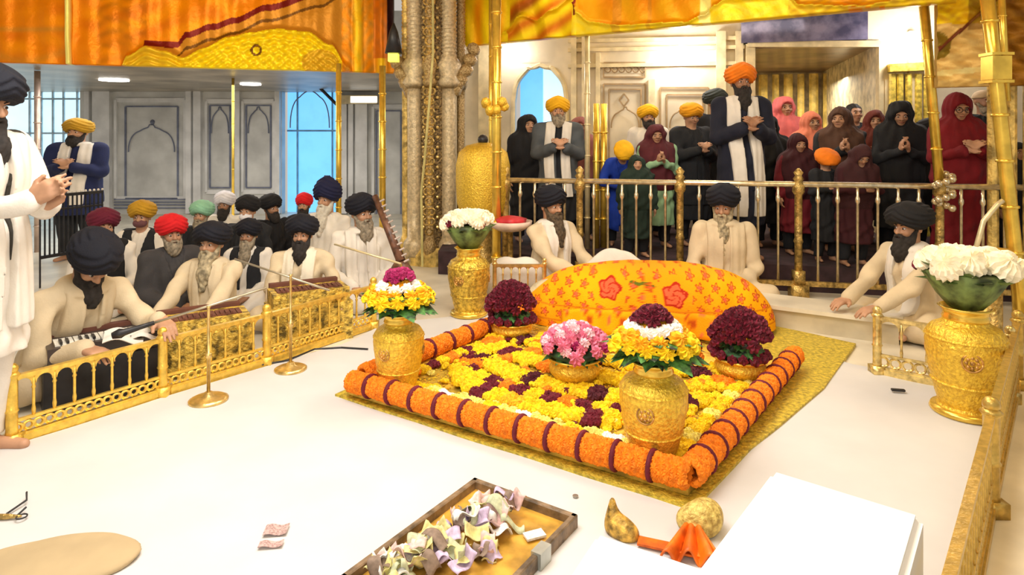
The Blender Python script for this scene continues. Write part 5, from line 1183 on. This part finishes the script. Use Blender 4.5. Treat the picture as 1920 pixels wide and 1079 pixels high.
# white covered boxes, front right
def clothbox(name, P4, h, label, cat, th=.0):
    O = sum(P4, Vector())/4; bm = bmesh.new(); lo_ = [bm.verts.new(((p-O).x, (p-O).y, .0)) for p in P4]; hi_ = [bm.verts.new(((p-O).x, (p-O).y, h)) for p in P4]
    bm.faces.new(hi_); bm.faces.new(lo_[::-1])
    for i in range(4): bm.faces.new((lo_[i], lo_[(i+1) % 4], hi_[(i+1) % 4], hi_[i]))
    bmesh.ops.recalc_face_normals(bm, faces=bm.faces[:]); bmesh.ops.bevel(bm, geom=bm.edges[:], offset=.018, segments=3, affect='EDGES')
    me = bpy.data.meshes.new(name); bm.to_mesh(me); bm.free(); me.materials.append(mat('bright_white_cloth', (.82, .82, .82), .9, 0, .01, 4)); o = link(name, me); O.z = .012; o.location = O
    return tag(o, label, cat)
a, c, d_ = Vector((.82, 2.05, 0)), Vector((1.14, 1.80, 0)), Vector((.456, 1.59, 0)); u = (d_-a).normalized()
clothbox('white_covered_box', [a, c, c+u*1.0, a+u*1.0], .44, 'large box covered in bright white cloth at the bottom right of the photo', 'box')
a, c = Vector((.287, 2.185, 0)), Vector((.60, 2.0, 0)); u = Vector((-.28, -.52, 0)).normalized()
clothbox('white_covered_slab', [a, c, c+u*.8, a+u*.8], .16, 'low white covered slab at the bottom edge, right of the tray', 'box')
o = mound('beige_patch', G(95, 1062, .01), [((0, 0, .01), (.27, .13, .028)), ((.1, .05, .01), (.17, .10, .026))], 'flat beige patch on the white floor cloth, bottom left corner', 'cloth', mat('patch_beige', (.46, .35, .20), .9, 0, .05, 5), .01, .001)  # low beige patch in one nearly even colour
t = thing('metal_ornament', G(14, 975, .013), 'small metal ornament with curled tips at the left edge of the white cloth', 'ornament'); MB().tube([(-.06, 0, .01), (0, .0, .012), (.05, .005, .01)], [.012, .01, .004], 8).build('stem', BRASSD, t); b = MB(); b.ring((.055, 0, .012), .018, .003, (0, 0, 1), 12, 5); b.tube([(-.02, .02, .01), (0, .10, .02), (-.03, .14, .03)], .004, 5); b.tube([(.03, .01, .01), (.035, .05, .02)], .004, 5); b.build('curled_wire', BLACKM, t)
# right edge: marble ledge, cushion and curved handle
o = slab('marble_ledge', [(1.78, 2.2), (2.66, 3.22), (3.35, 4.0), (4.6, 4.0), (4.6, 1.0), (1.1, 1.3)], .007, .10, mat('ivory_marble', (.80, .75, .64), .35, 0, .06, 3), None); tag(o, 'pale marble ledge outside the long railing, at the right edge of the photo', 'ledge')
t = thing('gold_stool', (3.50, 4.72, 0), 'round gold cushion on a stand with a curved ivory handle, behind the right vase', 'stool'); MB().lathe([(.16, 0), (.16, .04), (.05, .08), (.05, .45), (.13, .50)], n=18).build('stand', BRASSD, t, True); MB().lathe([(.12, .50), (.135, .54), (.135, .62), (.10, .68), (.03, .69)], n=24).build('cushion', mat('orange_gold_cloth', (.72, .42, .06), .6, .1, .2, 10), t, True); MB().tube([(-.11, 0, .55), (-.13, 0, .70), (-.08, 0, .88), (.02, 0, 1.0), (.06, 0, 1.03)], .018, 8).build('curved_handle', mat('ivory_gold', (.82, .70, .42), .3, .4), t, True)
